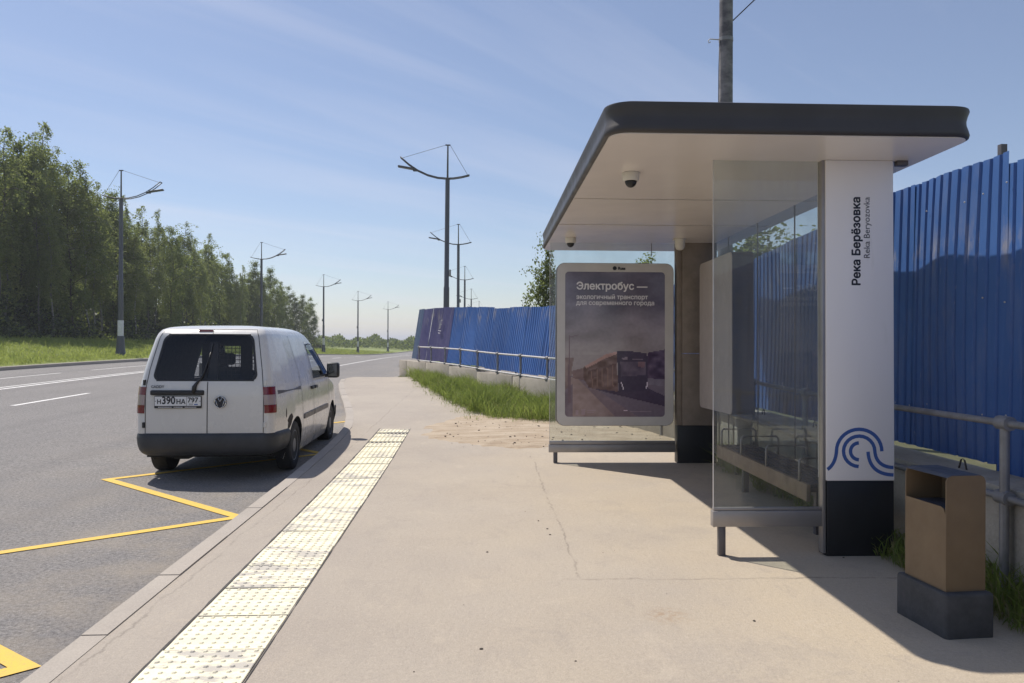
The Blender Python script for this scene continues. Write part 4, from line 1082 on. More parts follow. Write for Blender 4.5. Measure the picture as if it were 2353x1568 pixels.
def ribbon(pts, fn, w, mat, name, parent, off=0.0022):
    bm = B(); prev = None; P = []
    for a, b in zip(pts[:-1], pts[1:]):
        k = max(1, int(math.hypot(b[0] - a[0], b[1] - a[1]) / 0.04)); P += [(a[0] + (b[0] - a[0]) * i / k, a[1] + (b[1] - a[1]) * i / k) for i in range(k)]
    P.append(pts[-1])
    for i, p in enumerate(P):
        d = Vector(P[min(i + 1, len(P) - 1)]) - Vector(P[max(i - 1, 0)]); d.normalize(); nn = Vector((-d.y, d.x)) * w / 2
        a = bm.verts.new(fn(p[0] + nn.x, p[1] + nn.y, off)); b = bm.verts.new(fn(p[0] - nn.x, p[1] - nn.y, off))
        if prev: bm.faces.new((prev[0], prev[1], b, a))
        prev = (a, b)
    return obj(name, bm, mat, parent)
# glass
rw = patch(REARW, fr, 0.004, 'van_glass', 'rear_window', VAN)
patch(REARW, fr, 0.0065, 'plastic_black', 'window_seal', rw, hole=0.955)
boxo('window_pillar', (-0.01, -0.66, 1.10), (0.08, -0.60, 1.62), 'plastic_black', rw)
for fn, nm in ((fs_, 'door_window'), (fl_, 'door_window')):
    w = patch(SIDEW, fn, 0.002, 'van_glass_clear', nm, VAN)
    patch(SIDEW, fn, 0.0045, 'plastic_black', 'window_seal', w, hole=0.93)
patch(WIND, ff, 0.003, 'van_glass_clear', 'windshield', VAN)
# seams between the doors and panels
DS = 0.035
ribbon([(DS, 0.565), (DS, 1.16)], fr, 0.010, 'plastic_black', 'door_gap', body); ribbon([(DS, 1.72), (DS + 0.005, 1.80)], fr, 0.008, 'plastic_black', 'door_gap', body)
for s in (-1, 1):
    e = 0.668
    ribbon([(s * e, 0.565), (s * e, 1.05), (s * (e - 0.03), 1.3), (s * (e - 0.075), 1.55), (s * (e - 0.10), 1.68), (s * (e - 0.135), 1.765)], fr, 0.008, 'plastic_black', 'door_gap', body)
ribbon([(-0.56, 1.768), (0.56, 1.768)], fr, 0.006, 'paint_seam', 'door_gap', body)
for fn in (fs_, fl_):
    ribbon([(0.40, 0.42), (0.34, 0.75), (0.30, 1.1), (0.27, 1.45), (0.25, 1.70)], fn, 0.009, 'plastic_black', 'door_gap', body)
    ribbon([(1.09, 0.28), (1.09, 1.1), (1.12, 1.62)], fn, 0.009, 'plastic_black', 'door_gap', body)
    ribbon([(2.36, 1.08), (2.30, 0.7), (2.25, 0.35)], fn, 0.008, 'plastic_black', 'door_gap', body)
    patch([(-0.68, 1.002), (0.28, 1.002), (0.28, 1.048), (-0.68, 1.048)], fn, 0.003, 'alu_dark', 'sliding_rail', body, 3)
    patch([(0.43, 0.60), (1.075, 0.60), (1.075, 0.665), (0.43, 0.665)], fn, 0.014, 'alu_dark', 'side_moulding', body, 3)
    patch([(1.105, 0.60), (2.16, 0.60), (2.20, 0.63), (2.16, 0.665), (1.105, 0.665)], fn, 0.014, 'alu_dark', 'side_moulding', body, 3)
    patch([(0.90, 0.965), (1.05, 0.965), (1.05, 1.005), (0.90, 1.005)], fn, 0.03, 'plastic_black', 'door_handle', body, 3)
    patch([(1.13, 0.965), (1.28, 0.965), (1.28, 1.005), (1.13, 1.005)], fn, 0.03, 'plastic_black', 'door_handle', body, 3)
# scrape and rust round the rear right arch
pts_ = [(-0.40, 0.57)] + [(-0.395 + 0.02 * math.sin(i * 2.3), 0.60 + 0.03 * i) for i in range(1, 4)] + [(-0.33, 0.72), (-0.24, 0.735), (-0.19, 0.69), (-0.26, 0.60), (-0.33, 0.555)]
patch(pts_, fs_, 0.002, 'rust', 'scraped_patch', body, 3); patch([(-0.47, 0.72), (-0.45, 0.70), (-0.44, 0.77), (-0.46, 0.82)], fs_, 0.002, 'rust', 'scraped_patch', body, 2)
# wheel arch liners and floor
for s in (-1, 1):
    for ay, az in ARCH:
        bm = B(); R = []
        for x in (0.52, 0.83 if ay == 0 else 0.78):
            R.append([bm.verts.new((s * x, ay + (AR + 0.004) * math.cos(a), az + (AR + 0.004) * math.sin(a))) for a in [-0.25 + (PI + 0.5) * i / 20 for i in range(21)]])
        for k in range(20): bm.faces.new((R[0][k], R[0][k + 1], R[1][k + 1], R[1][k]))
        bm.faces.new(R[0])
        obj('arch_liner', bm, 'underbody', VAN)
boxo('floor_pan', (-0.70, -0.74, 0.27), (0.70, 3.35, 0.36), 'underbody', VAN)
boxo('exhaust', (-0.42, -0.72, 0.24), (-0.22, -0.3, 0.30), 'underbody', VAN, 0.02)
# bumpers
def ubumper(ends, rows, front=False):
    rings = []
    for z, off in rows:
        h, a = hw(max(z, 0.3)), (0.15 if not front else 0.4); r = vr(max(z, 0.3)) if not front else -vf(z); P = []
        for i in range(9): P.append((h + off, ends + (r + a - ends) * i / 8, 0))
        for i in range(1, 9):
            t = PI / 2 * i / 8; P.append((h - a + (a + off) * math.cos(t), r + a - (a + off) * math.sin(t), 0))
        for i in range(1, 10): P.append(((h - a) * (1 - i / 9), r - off - 0.022 * (1 - (1 - i / 9) ** 2), 0))
        P += [(-x, y, 0) for x, y, _ in P[-2::-1]]
        rings.append([(x * kk(y if not front else -y), y if not front else -y, z) for x, y, _ in P])
    bm = loft(B(), rings, close=False, cap=False); bmesh.ops.recalc_face_normals(bm, faces=bm.faces); return bm
obj('rear_bumper', ubumper(-0.385, [(0.30, -0.05), (0.325, -0.005), (0.36, 0.022), (0.42, 0.036), (0.50, 0.036), (0.54, 0.028), (0.562, 0.012), (0.568, -0.02)]), 'bumper', VAN, smooth=True, angle=50)
obj('front_bumper', ubumper(-3.08, [(0.24, -0.03), (0.28, 0.01), (0.42, 0.03), (0.55, 0.02), (0.57, -0.02)], True), 'bumper', VAN, smooth=True, angle=50)
# tail lamps
for s in (-1, 1):
    bm = B(); zt = [(1.115, 'r'), (0.985, 'r'), (0.985, 'c'), (0.845, 'c'), (0.845, 'r'), (0.725, 'r')]
    P = []
    def lp(u, z, o):   # u runs from the rear face round the corner to the side
        h, r, a = hw(z), vr(z), rcr(z)
        if u < 0.35: x = (h - a) - (0.35 - u) * 0.06; y = r - 0.022 * (1 - (x / (h - a)) ** 2) - o
        else:
            t = min(1, (u - 0.35) / 0.5) * PI / 2; x = h - a + (a + o) * math.sin(t); y = r + a - (a + o) * math.cos(t)
            if u > 0.85: y += (u - 0.85) * 0.22
        return (s * x * kk(y), y, z)
    lamp = None
    for (z1, z0, mt, nm) in ((1.10, 1.008, 'lamp_red', 'tail_lamp'), (1.006, 0.892, 'lamp_clear', 'clear_lens'), (0.890, 0.795, 'lamp_red', 'red_lens')):
        bm = B(); R = []
        for i, z in enumerate([z0 + (z1 - z0) * q / 5 for q in range(6)]):
            R.append([bm.verts.new(lp(u / 16, z, 0.013 * (1 if 0 < u < 16 else 0.1))) for u in range(17)])
        for i in range(5):
            for k in range(16): bm.faces.new((R[i][k], R[i][k + 1], R[i + 1][k + 1], R[i + 1][k]))
        bmesh.ops.recalc_face_normals(bm, faces=bm.faces)
        o = obj(nm, bm, mt, VAN if lamp is None else lamp, smooth=True)
        if lamp is None: lamp = o
# third brake lamp, handle bar, plate, emblem, hinges, wiper
obj('brake_lamp', box(B(), (-0.135, vyr(0, 1.75) - 0.012, 1.732), (0.03, vyr(0, 1.75) + 0.03, 1.762), 0.006), 'lamp_red', VAN)
obj('tailgate_bar', box(B(), (-0.605, vyr(0, 1.02) - 0.022, 1.005), (0.0, vyr(0, 1.02) + 0.03, 1.062), 0.014, 3), 'plastic_black', VAN, smooth=True, angle=40)
pf = obj('number_plate', box(B(), (-0.555, -0.912, 0.855), (-0.025, -0.893, 0.998), 0.006), 'plastic_black', VAN)
ly = -0.9130
pl = obj('plate_face', box(B(), (-0.548, -0.9128, 0.884), (-0.032, -0.9115, 0.990)), 'plate_white', pf)
for bd, x, w, z, k in (('Н', -0.524, 0.043, 0.907, 1.0), ('390', -0.470, 0.150, 0.907, 1.15), ('НА', -0.308, 0.102, 0.907, 1.0)):
    tx = text_mesh('plate_lettering', bd, 0.075, 'text_dark', pf, (x, -0.9145, z), (PI / 2, 0, 0), bold=0.0022, extr=0.0004); fit_width(tx, w); tx.data.transform(Matrix.Diagonal((1, k, 1, 1)))
tx = text_mesh('plate_lettering', '797', 0.08, 'text_dark', pf, (-0.180, -0.9145, 0.924), (PI / 2, 0, 0), bold=0.002, extr=0.0004); fit_width(tx, 0.120)
tx = text_mesh('plate_lettering', 'RUS', 0.03, 'text_dark', pf, (-0.160, -0.9145, 0.894), (PI / 2, 0, 0), extr=0.0003); fit_width(tx, 0.038)
obj('plate_rule', box(B(), (-0.193, -0.9143, 0.884), (-0.190, -0.9127, 0.990)), 'text_dark', pf)
obj('plate_flag', box(B(), (-0.105, -0.9143, 0.893), (-0.065, -0.9127, 0.905)), 'emblem_blue', pf)
for x in (-0.54, -0.040): obj('plate_bolt', lathe(B(), [(0.005, -0.9150), (0.005, -0.9127)], 8, 'Y', (x, 0, 0.937)), 'text_dark', pf)
bm = B()
for a_, b_ in ((-0.51, -0.36), (-0.335, -0.235), (-0.21, -0.08)):   # the unreadable line of small print on the plate frame
    x = a_
    while x < b_: w_ = 0.006 + 0.004 * ((x * 977) % 1); box(bm, (x, -0.9126, 0.864), (min(x + w_, b_), -0.9119, 0.873)); x += w_ + 0.004
o = obj('frame_print', bm, 'text_white', pf); o['kind'] = 'stuff'
tx = text_mesh('model_lettering', 'CADDY', 0.06, 'steel_grey', VAN, (-0.605, vyr(-0.5, 1.10) - 0.004, 1.088), (PI / 2 , 0, 0), bold=0.0025, extr=0.002); fit_width(tx, 0.150)
em = obj('emblem', lathe(B(), [(0.066, -0.909), (0.068, -0.902), (0.068, -0.88)], 32, 'Y', (0.185, 0, 0.925)), 'text_dark', VAN, smooth=True, angle=40)
bm = B(); pr = [(0.185 + 0.064 * math.cos(a), -0.9115, 0.925 + 0.064 * math.sin(a)) for a in [i * 2 * PI / 32 for i in range(33)]]
tube(bm, pr, 0.0055, 6); obj('ring', bm, 'chrome', em, smooth=True)
bm = B()
for st in ([(-0.026, 0.056), (0, 0.006), (0.026, 0.056)], [(-0.052, 0.030), (-0.026, -0.050), (0, 0.000), (0.026, -0.050), (0.052, 0.030)]):
    tube(bm, [(0.185 + a, -0.9105, 0.925 + b) for a, b in st], 0.0052, 6)
obj('letters', bm, 'chrome', em, smooth=True)
for s in (-1, 1):
    for z in (0.66, 1.15):
        obj('hinge', box(B(), (s * 0.685 - 0.014, vyr(0.68, z) - 0.018, z - 0.032), (s * 0.685 + 0.014, vyr(0.68, z) + 0.03, z + 0.032), 0.005), 'van_white' if s > 0 else 'plastic_black', VAN)
wp = obj('wiper', tube(B(), [(-0.115, -0.895, 1.03), (-0.11, -0.90, 1.10), (-0.09, -0.892, 1.135), (-0.03, -0.865, 1.22), (0.02, -0.83, 1.38), (0.045, -0.80, 1.50)], [0.028, 0.026, 0.018, 0.011, 0.009, 0.006], 8), 'plastic_black', VAN, smooth=True)
obj('wiper_blade', tube(B(), [(0.012, -0.862, 1.20), (0.04, -0.80, 1.44), (0.055, -0.765, 1.60)], 0.007, 6), 'plastic_black', wp)
# mirrors
for s in (-1, 1):
    mo = obj('wing_mirror', box(B(), (min(s * 0.875, s * 1.06), 2.06, 1.065), (max(s * 0.875, s * 1.06), 2.21, 1.30), 0.035, 3), 'plastic_black', VAN, smooth=True, angle=40)
    obj('mirror_glass', box(B(), (min(s * 0.905, s * 1.035), 2.055, 1.09), (max(s * 0.905, s * 1.035), 2.0595, 1.275)), 'mirror_dark', mo)
    obj('mirror_arm', box(B(), (min(s * 0.80, s * 0.92), 2.10, 1.075), (max(s * 0.80, s * 0.92), 2.19, 1.125), 0.012), 'plastic_black', mo)
# wheels
def wheel_parts(side):
    w = obj('wheel', lathe(B(), [(0.19, -0.085), (0.205, -0.095), (0.27, -0.098), (0.298, -0.088), (0.308, -0.07), (0.311, 0), (0.308, 0.07), (0.298, 0.088), (0.27, 0.098), (0.205, 0.095), (0.19, 0.085)], 48, 'X'), 'rubber', VAN, smooth=True, angle=35)
    bm = lathe(B(), [(0.20, 0.05 * side), (0.196, 0.086 * side), (0.185, 0.09 * side), (0.165, 0.06 * side), (0.10, 0.055 * side), (0.085, 0.085 * side), (0.03, 0.092 * side)], 32, 'X')
    bmesh.ops.recalc_face_normals(bm, faces=bm.faces); obj('rim', bm, 'rim', w, smooth=True, angle=35)
    return w
wl_, wr_ = wheel_parts(-1), wheel_parts(1)
wl_.location = (-0.752, 0, 0.308); wr_.location = (0.752, 0, 0.308)
for src, x in ((wl_, -0.745), (wr_, 0.745)):
    c = dup(src, VAN); c.location = (x, 2.68, 0.308); c.rotation_euler.z = 0.0
# cabin: mesh partition, seats, wheel
part = boxo('partition', (-0.72, 1.02, 0.33), (0.72, 1.04, 1.10), 'seat_cloth', VAN)
bm = B()
for i in range(25): x = -0.62 + i * 0.052; tube(bm, [(x, 1.03, 1.10), (x, 1.03, 1.60)], 0.004, 4)
for i in range(11): z = 1.11 + i * 0.052; tube(bm, [(-0.64, 1.03, z), (0.64, 1.03, z)], 0.004, 4)
g_ = obj('wire_mesh', bm, 'plastic_black', part); g_['kind'] = 'stuff'
bm = B(); box(bm, (-0.66, 1.015, 1.10), (-0.45, 1.045, 1.60)); box(bm, (0.53, 1.015, 1.10), (0.66, 1.045, 1.60)); box(bm, (-0.13, 1.015, 1.10), (0.03, 1.045, 1.60)); box(bm, (-0.60, 1.014, 1.56), (0.60, 1.046, 1.72))
obj('partition_frame', bm, 'seat_cloth', part)
for x in (-0.38, 0.38):
    st = obj('seat', box(B(), (x - 0.24, 1.12, 0.5), (x + 0.24, 1.28, 1.26), 0.06, 3), 'seat_cloth', VAN, smooth=True)
    obj('seat_cushion', box(B(), (x - 0.24, 1.2, 0.45), (x + 0.24, 1.72, 0.62), 0.05, 3), 'seat_cloth', st, smooth=True)
    obj('headrest', box(B(), (x - 0.13, 1.13, 1.29), (x + 0.13, 1.22, 1.46), 0.04, 3), 'seat_cloth', st, smooth=True)
obj('dashboard', box(B(), (-0.75, 2.0, 0.75), (0.75, 2.5, 1.06), 0.08, 3), 'seat_cloth', VAN, smooth=True)
obj('steering_wheel', tube(B(), [(-0.38 + 0.19 * math.cos(a), 1.86 + 0.08 * math.sin(a), 1.05 + 0.17 * math.sin(a)) for a in [i * 2 * PI / 20 for i in range(21)]], 0.016, 8), 'plastic_black', VAN, smooth=True)

# ------------------------------------------------------------------ street lamps
def make_lamp():
    t = thing('street_lamp', 'lamp', 'street lamp')
    obj('base', lathe(B(), [(0.31, -0.3), (0.31, 0.06), (0.285, 0.12), (0.24, 0.62), (0.205, 1.10), (0.19, 1.2)], 20), 'lamp_metal', t, smooth=True, angle=40)
    obj('white_sleeve', lathe(B(), [(0.163, 1.18), (0.166, 1.25), (0.166, 2.12), (0.163, 2.14)], 20), 'lamp_white', t, smooth=True, angle=40)
    obj('pole', lathe(B(), [(0.155, 1.0), (0.145, 3.7), (0.145, 3.95), (0.125, 4.0), (0.112, 9.35), (0.112, 9.5)], 18), 'lamp_metal', t, smooth=True, angle=40)
    obj('access_box', box(B(), (-0.22, -0.08, 4.55), (-0.13, 0.08, 4.85), 0.01), 'galv', t)
    obj('mast', lathe(B(), [(0.05, 9.4), (0.038, 11.15), (0.045, 11.2)], 12), 'lamp_metal', t, smooth=True)
    obj('mast_head', box(B(), (-0.13, -0.03, 11.14), (0.13, 0.03, 11.21), 0.015), 'lamp_metal', t)
    P = [(-1.08, 9.66), (-0.7, 9.56), (-0.3, 9.49), (0, 9.47), (0.5, 9.50), (1.0, 9.62), (1.5, 9.84), (1.95, 10.13), (2.36, 10.48)]
    for y in (-0.14, 0.14): obj('arm', tube(B(), [(x, y, z) for x, z in P], 0.030, 8), 'lamp_metal', t, smooth=True)
    for x, z in (P[0], P[-1]): obj('arm_tie', tube(B(), [(x, -0.15, z), (x, 0.15, z)], 0.032, 8), 'lamp_metal', t, smooth=True)
    hd = obj('lamp_head', box(B(), (1.66, -0.15, 9.86), (2.52, 0.15, 9.95), 0.035, 3), 'lamp_metal', t, smooth=True, angle=40)
    bmesh_rot = Matrix.Translation((1.66, 0, 9.9)) @ Matrix.Rotation(math.radians(-9), 4, 'Y') @ Matrix.Translation((-1.66, 0, -9.9)); hd.data.transform(bmesh_rot)
    obj('bracket', box(B(), (1.5, -0.06, 9.80), (1.75, 0.06, 9.90), 0.02), 'lamp_metal', hd)
    obj('stay_wire', tube(B(), [(0.12, 0, 11.17), (2.30, 0, 10.46)], 0.011, 5), 'galv', t); obj('stay_wire', tube(B(), [(-0.12, 0, 11.17), (-1.02, 0, 9.68)], 0.011, 5), 'galv', t)
    return t
L0 = make_lamp(); used = False
left_l = ['nearest street lamp on the far verge, in front of the wood', 'second street lamp of the verge row, its foot hidden by the van', 'third street lamp of the verge row, just right of the van', 'fourth street lamp of the verge row, out on the open meadow', 'farthest and smallest street lamp of the verge row']
right_l = ['tallest dark street lamp standing behind the blue fence', 'second street lamp rising behind the blue fence', 'third street lamp rising behind the blue fence', 'fourth, small street lamp rising behind the blue fence', 'farthest street lamp behind the blue fence, only its tip showing']
for k, (y, px_) in enumerate(((47, 277), (79, 600), (110, 743), (139, 822), (170, 891))):
    t = L0 if not used else dup(L0); used = True
    x = dirx(px_) * y; t.location = (x, y, G(x, y)); t['label'] = left_l[k]; t['group'] = 'street lamps on the far verge'; t.rotation_euler.z = 0.05 * math.sin(k * 3)
for k, (x, y) in enumerate(((dirx(1024) * 39, 39), (dirx(1052) * 65, 65), (dirx(1067) * 96, 96), (dirx(1082) * 129, 129), (dirx(1100) * 163, 163))):
    t = dup(L0); t.location = (x, y, T(y) + 0.02); t.rotation_euler = (0.0, -0.006 * (k == 0), PI + 0.04 * math.sin(k * 5 + 1)); t['label'] = right_l[k]; t['group'] = 'street lamps behind the fence'

# pole behind the shelter roof
pt = thing('utility_pole', 'grey spiral-banded pole rising behind the shelter roof', 'pole', (4.02, 12.7, T(12.7) + 0.1))
obj('shaft', lathe(B(), [(0.13, -0.3), (0.118, 4), (0.104, 9.6), (0.10, 10.5)], 20), 'pole_bands', pt, smooth=True, angle=40)
zc = 6.55
obj('clamp_band', lathe(B(), [(0.118, zc - 0.03), (0.118, zc + 0.03)], 20), 'galv', pt, smooth=True, angle=40)
obj('hook', tube(B(), [(-0.11, 0, zc), (-0.27, 0, zc + 0.01), (-0.30, 0, zc - 0.02), (-0.29, 0, zc - 0.055), (-0.26, 0, zc - 0.04)], 0.009, 6), 'galv_light', pt, smooth=True)
obj('cable', tube(B(), [(-0.118, -0.03, zc), (-0.130, -0.03, zc - 0.5), (-0.133, -0.03, zc - 1.0), (-0.12, -0.03, zc - 1.6)], 0.006, 5), 'wire', pt, smooth=True)
obj('overhead_wire', tube(B(), [(0.10, 0, 6.86), (1.5, -2.0, 8.0), (3.0, -4.0, 9.2)], 0.010, 5), 'wire', pt)

# ------------------------------------------------------------------ vegetation
def quads(c, s, rng, flat=0.0):
    """random oriented leaf quads: centres c (n,3), sizes s (n,)."""
    n = len(c); a = rng.normal(size=(n, 3)); a[:, 2] *= 0.8; a /= np.linalg.norm(a, axis=1)[:, None]
    b = np.cross(a, rng.normal(size=(n, 3))); b /= np.linalg.norm(b, axis=1)[:, None]
    a = a * s[:, None] * 0.5; b = b * s[:, None] * 0.32
    return np.stack([c - a, c + b * 1.0 - a * 0.1, c + a, c - b - a * 0.1], axis=1)
def tubes_np(paths, rads, sides=5):
    Q = []
    for P, R in zip(paths, rads):
        P = np.array(P, float); R = np.array(R, float); rg = []
        for i in range(len(P)):
            d = P[min(i + 1, len(P) - 1)] - P[max(i - 1, 0)]; d /= np.linalg.norm(d) + 1e-9
            u = np.cross(d, [0.31, 0.95, 0.05] if abs(d[1]) < 0.9 else [1, 0, 0]); u /= np.linalg.norm(u); v = np.cross(d, u)
            rg.append([P[i] + (u * math.cos(2 * PI * k / sides) + v * math.sin(2 * PI * k / sides)) * R[i] for k in range(sides)])
        for i in range(len(P) - 1):
            for k in range(sides): Q.append([rg[i][k], rg[i][(k + 1) % sides], rg[i + 1][(k + 1) % sides], rg[i + 1][k]])
    return np.array(Q)
def tree_np(seed, H=16.0, R=2.6, nleaf=6500, leaf=0.2, base=0.30, droop=1.0, clump=0.35):
    rng = np.random.default_rng(seed); paths = []; rads = []; C = []
    ph = rng.uniform(0, 6); bend = H * 0.02
    def trunk(h): return np.array([bend * math.sin(h / H * 3 + ph) + 0.15 * math.sin(h * 0.9 + ph), bend * math.cos(h / H * 2.3 + ph) , h])
    hs = np.linspace(-0.4, H * 0.985, 12); paths.append([trunk(h) for h in hs]); rads.append([max(0.012, H * 0.0054 * (1 - max(h, 0) / H) ** 0.85 + 0.012) for h in hs])
    nb = 46; per = nleaf // nb
    for b in range(nb):
        f = base + (0.99 - base) * (b + rng.uniform(0, 0.8)) / nb; h = f * H; az = b * 2.399 + rng.uniform(-0.5, 0.5)
        g = (f - base) / (1 - base); env = R * (0.55 + 0.9 * g if g < 0.42 else 0.95 * (1 - ((g - 0.42) / 0.60) ** 1.6) + 0.10) * rng.uniform(0.55, 1.15)
        d = np.array([math.cos(az), math.sin(az), 0]); p0 = trunk(h * 0.93 if g < 0.95 else h); up = rng.uniform(0.25, 0.75)
        pts_ = [p0 + d * env * t_ + np.array([0, 0, env * (up * t_ - 0.75 * droop * t_ ** 2.4)]) for t_ in (0, 0.3, 0.6, 0.85, 1.0)]
        paths.append(pts_); rads.append([0.012 + 0.010 * env * (1 - t_) for t_ in (0, 0.3, 0.6, 0.85, 0.97)])
        ntw = max(4, int(5 + env * 3))
        for q in range(ntw):
            t_ = rng.uniform(0.18, 1.0); i = min(int(t_ * 4), 3); a = t_ * 4 - i; s = pts_[i] * (1 - a) + pts_[i + 1] * a
            L = rng.uniform(0.3, 1.1) * (1.0 + 1.0 * droop); dirv = np.array([rng.normal(0, 0.35), rng.normal(0, 0.35), -droop + rng.normal(0, 0.5)]); dirv /= np.linalg.norm(dirv)
            m_ = max(3, int(per / ntw * rng.uniform(0.4, 1.6))); tt = rng.uniform(0, 1, m_)
            C.append(s + dirv * L * tt[:, None] + rng.normal(0, clump * 0.5, (m_, 3)) * np.array([1, 1, 0.8]))
    C = np.concatenate(C); S_ = leaf * rng.uniform(0.6, 1.35, len(C))
    return tubes_np(paths, rads), quads(C, S_, rng)
def spruce_np(seed, H=13.0, R=2.3, nleaf=3500, leaf=0.34):
    rng = np.random.default_rng(seed); h = H * rng.uniform(0.06, 1.0, nleaf) ** 0.9; tier = 0.75 + 0.25 * np.cos(h * 5.2)
    r = R * (1 - h / H) * tier * np.sqrt(rng.uniform(0.1, 1, nleaf)); a = rng.uniform(0, 2 * PI, nleaf)
    C = np.stack([r * np.cos(a), r * np.sin(a), h - 0.25 * r], 1)
    return tubes_np([[(0, 0, -0.4), (0, 0, H)]], [[H * 0.011, 0.02]]), quads(C, leaf * rng.uniform(0.6, 1.3, nleaf), rng)
VAR = {}
def tree_meshes(key, gen, bark, leafm):
    tr, lv = gen
    a = fastmesh('trunk', tr, 4, [bark]); b = fastmesh('crown', lv, 4, [leafm])
    ms = (a.data, b.data); bpy.data.objects.remove(a); bpy.data.objects.remove(b); VAR[key] = (ms, tr, lv)
HN = 16.0
for k in range(5): tree_meshes('birch%d' % k, tree_np(40 + k, HN, 1.85 + 0.3 * (k % 3), 9500, 0.16, 0.27 + 0.08 * (k % 3), 1.0, 0.20), 'birch_bark', 'birch_leaf')
for k in range(3): tree_meshes('aspen%d' % k, tree_np(70 + k, HN, 3.1 + 0.3 * k, 13000, 0.20, 0.08, 0.25, 0.5), 'dark_bark', 'wood_leaf')
for k in range(2): tree_meshes('young%d' % k, tree_np(200 + k, 6.0, 1.25, 7500, 0.15, 0.2, 0.8, 0.25), 'birch_bark', 'wood_leaf')
for k in range(2): tree_meshes('spruce%d' % k, spruce_np(90 + k, 13.0, 2.4), 'dark_bark', 'spruce_leaf')
def plant_tree(name, key, x, y, h, z=None, wide=1.0, label='', group=None, cat='tree', rot=0.0, H=HN):
    t = thing(name, label, cat, (x, y, G(x, y) if z is None else z), (0, 0, rot), group)
    s = h / H
    for nm, me in zip(('trunk', 'crown'), VAR[key][0]):
        o = bpy.data.objects.new(nm, me); COL.objects.link(o); o.parent = t; o.scale = (s * wide, s * wide, s)
    return t
# front row of the wood: (px, top py) read off the skyline, set along X ~ -31
front = [(-90, 300, 'b'), (-40, 312, 'b'), (6, 298, 'b'), (40, 335, 'a'), (62, 312, 'b'), (98, 288, 'b'), (128, 345, 'b'), (165, 395, 'a'), (192, 380, 'b'), (222, 425, 'b'), (255, 450, 'a'), (290, 452, 'b'), (322, 480, 'b'), (356, 488, 'b'),
         (390, 530, 'a'), (420, 512, 'b'), (446, 548, 'b'), (474, 540, 'b'), (506, 590, 'a'), (530, 582, 'b'), (556, 612, 'b'), (585, 606, 'a'), (616, 620, 'a'), (642, 650, 'b'), (668, 664, 'a'), (692, 680, 'a'), (712, 688, 'a')]
extra = [(570, 618, 'a'), (598, 632, 'a'), (628, 640, 'a'), (652, 662, 'a'), (678, 676, 'a'), (700, 696, 'a'), (722, 704, 'a'), (24, 330, 'b'), (82, 320, 'b'), (112, 318, 'b'), (146, 362, 'b'), (208, 405, 'b'), (238, 430, 'b'), (272, 446, 'b'), (306, 470, 'b'), (340, 484, 'b'), (374, 505, 'b'), (404, 520, 'b'), (432, 530, 'b'), (460, 545, 'b'), (490, 558, 'b'), (543, 596, 'b'), (600, 614, 'b')]
front = sorted(front + extra)
random.seed(77)
ow = ['first', 'second', 'third', 'fourth', 'fifth', 'sixth', 'seventh', 'eighth', 'ninth', 'tenth', 'eleventh', 'twelfth', 'thirteenth', 'fourteenth', 'fifteenth', 'sixteenth', 'seventeenth', 'eighteenth', 'nineteenth', 'twentieth', 'twenty-first', 'twenty-second', 'twenty-third', 'twenty-fourth', 'twenty-fifth', 'twenty-sixth', 'twenty-seventh']
ow += ['twenty-eighth', 'twenty-ninth', 'thirtieth'] + ['thirty-' + w_ for w_ in ow[:9]] + ['fortieth'] + ['forty-' + w_ for w_ in ow[:9]] + ['fiftieth'] + ['fifty-' + w_ for w_ in ow[:9]]
special = {98: 'tallest feathery birch at the top left of the wood', 272: 'birch right behind the nearest verge lamp', 712: 'last leafy tree at the right end of the wood'}
for k, (px_, py_, kd) in enumerate(front):
    X = -31.0 - random.uniform(0, 3.0); Y = X / dirx(px_); ztop = zat(py_, X, Y, px_); zb = G(X, Y)
    kd = 'birch%d' % (k % 5) if kd == 'b' else 'aspen%d' % (k % 3)
    spc = 'birch' if kd[0] == 'b' else 'leafy tree'
    plant_tree('birch_tree' if kd[0] == 'b' else 'leafy_tree', kd, X, Y, (ztop - zb) * (random.uniform(0.80, 0.97) if (px_, py_) in [e[:2] for e in extra] else 1.03), wide=random.uniform(0.8, 1.15) if kd[0] == 'b' else 0.95, rot=random.uniform(0, 6.28),
               label=special.get(px_, '%s in the front row of the wood, %s from its left end' % (spc, ow[k])), group='front row of the wood')
# the wood behind them reads as one mass
rng = np.random.default_rng(8); TQ = []; LQ = []; SQ = []
def xf(Q, s, w, x, y, z, a):
    R_ = np.array([[math.cos(a), -math.sin(a), 0], [math.sin(a), math.cos(a), 0], [0, 0, 1]]); return (Q * np.array([s * w, s * w, s])) @ R_.T + np.array([x, y, z])
for k in range(96):
    Y = rng.uniform(44, 140); X = -33.5 - rng.uniform(0.5, 22) * (1.0 if Y < 110 else 0.5)
    px_ = 1176 + FPX * math.tan(math.atan2(X, Y) - yaw); lim = np.interp(px_, [f[0] for f in front], [f[1] for f in front]) + rng.uniform(15, 90)
    h = zat(lim, X, Y, px_) - G(X, Y)
    if h < 4 or px_ < -260 or px_ > 705: continue
    key = rng.choice(['birch0', 'birch2', 'aspen1', 'aspen2', 'spruce0', 'spruce1', 'spruce0', 'spruce1']); Hn = 13.0 if key[0] == 's' else HN
    if key[0] == 's': h *= 0.72
    _, tr, lv = VAR[key]; s = h / Hn; a = rng.uniform(0, 6.28); z = G(X, Y)
    lv = lv[rng.random(len(lv)) < (0.8 if key[0] == 's' else 0.42)]; c = lv.mean(axis=1, keepdims=True); lv = c + (lv - c) * 1.3
    TQ.append(xf(tr, s, 1.1, X, Y, z, a)); (SQ if key[0] == 's' else LQ).append(xf(lv, s, 1.2, X, Y, z, a))
nu = 90000
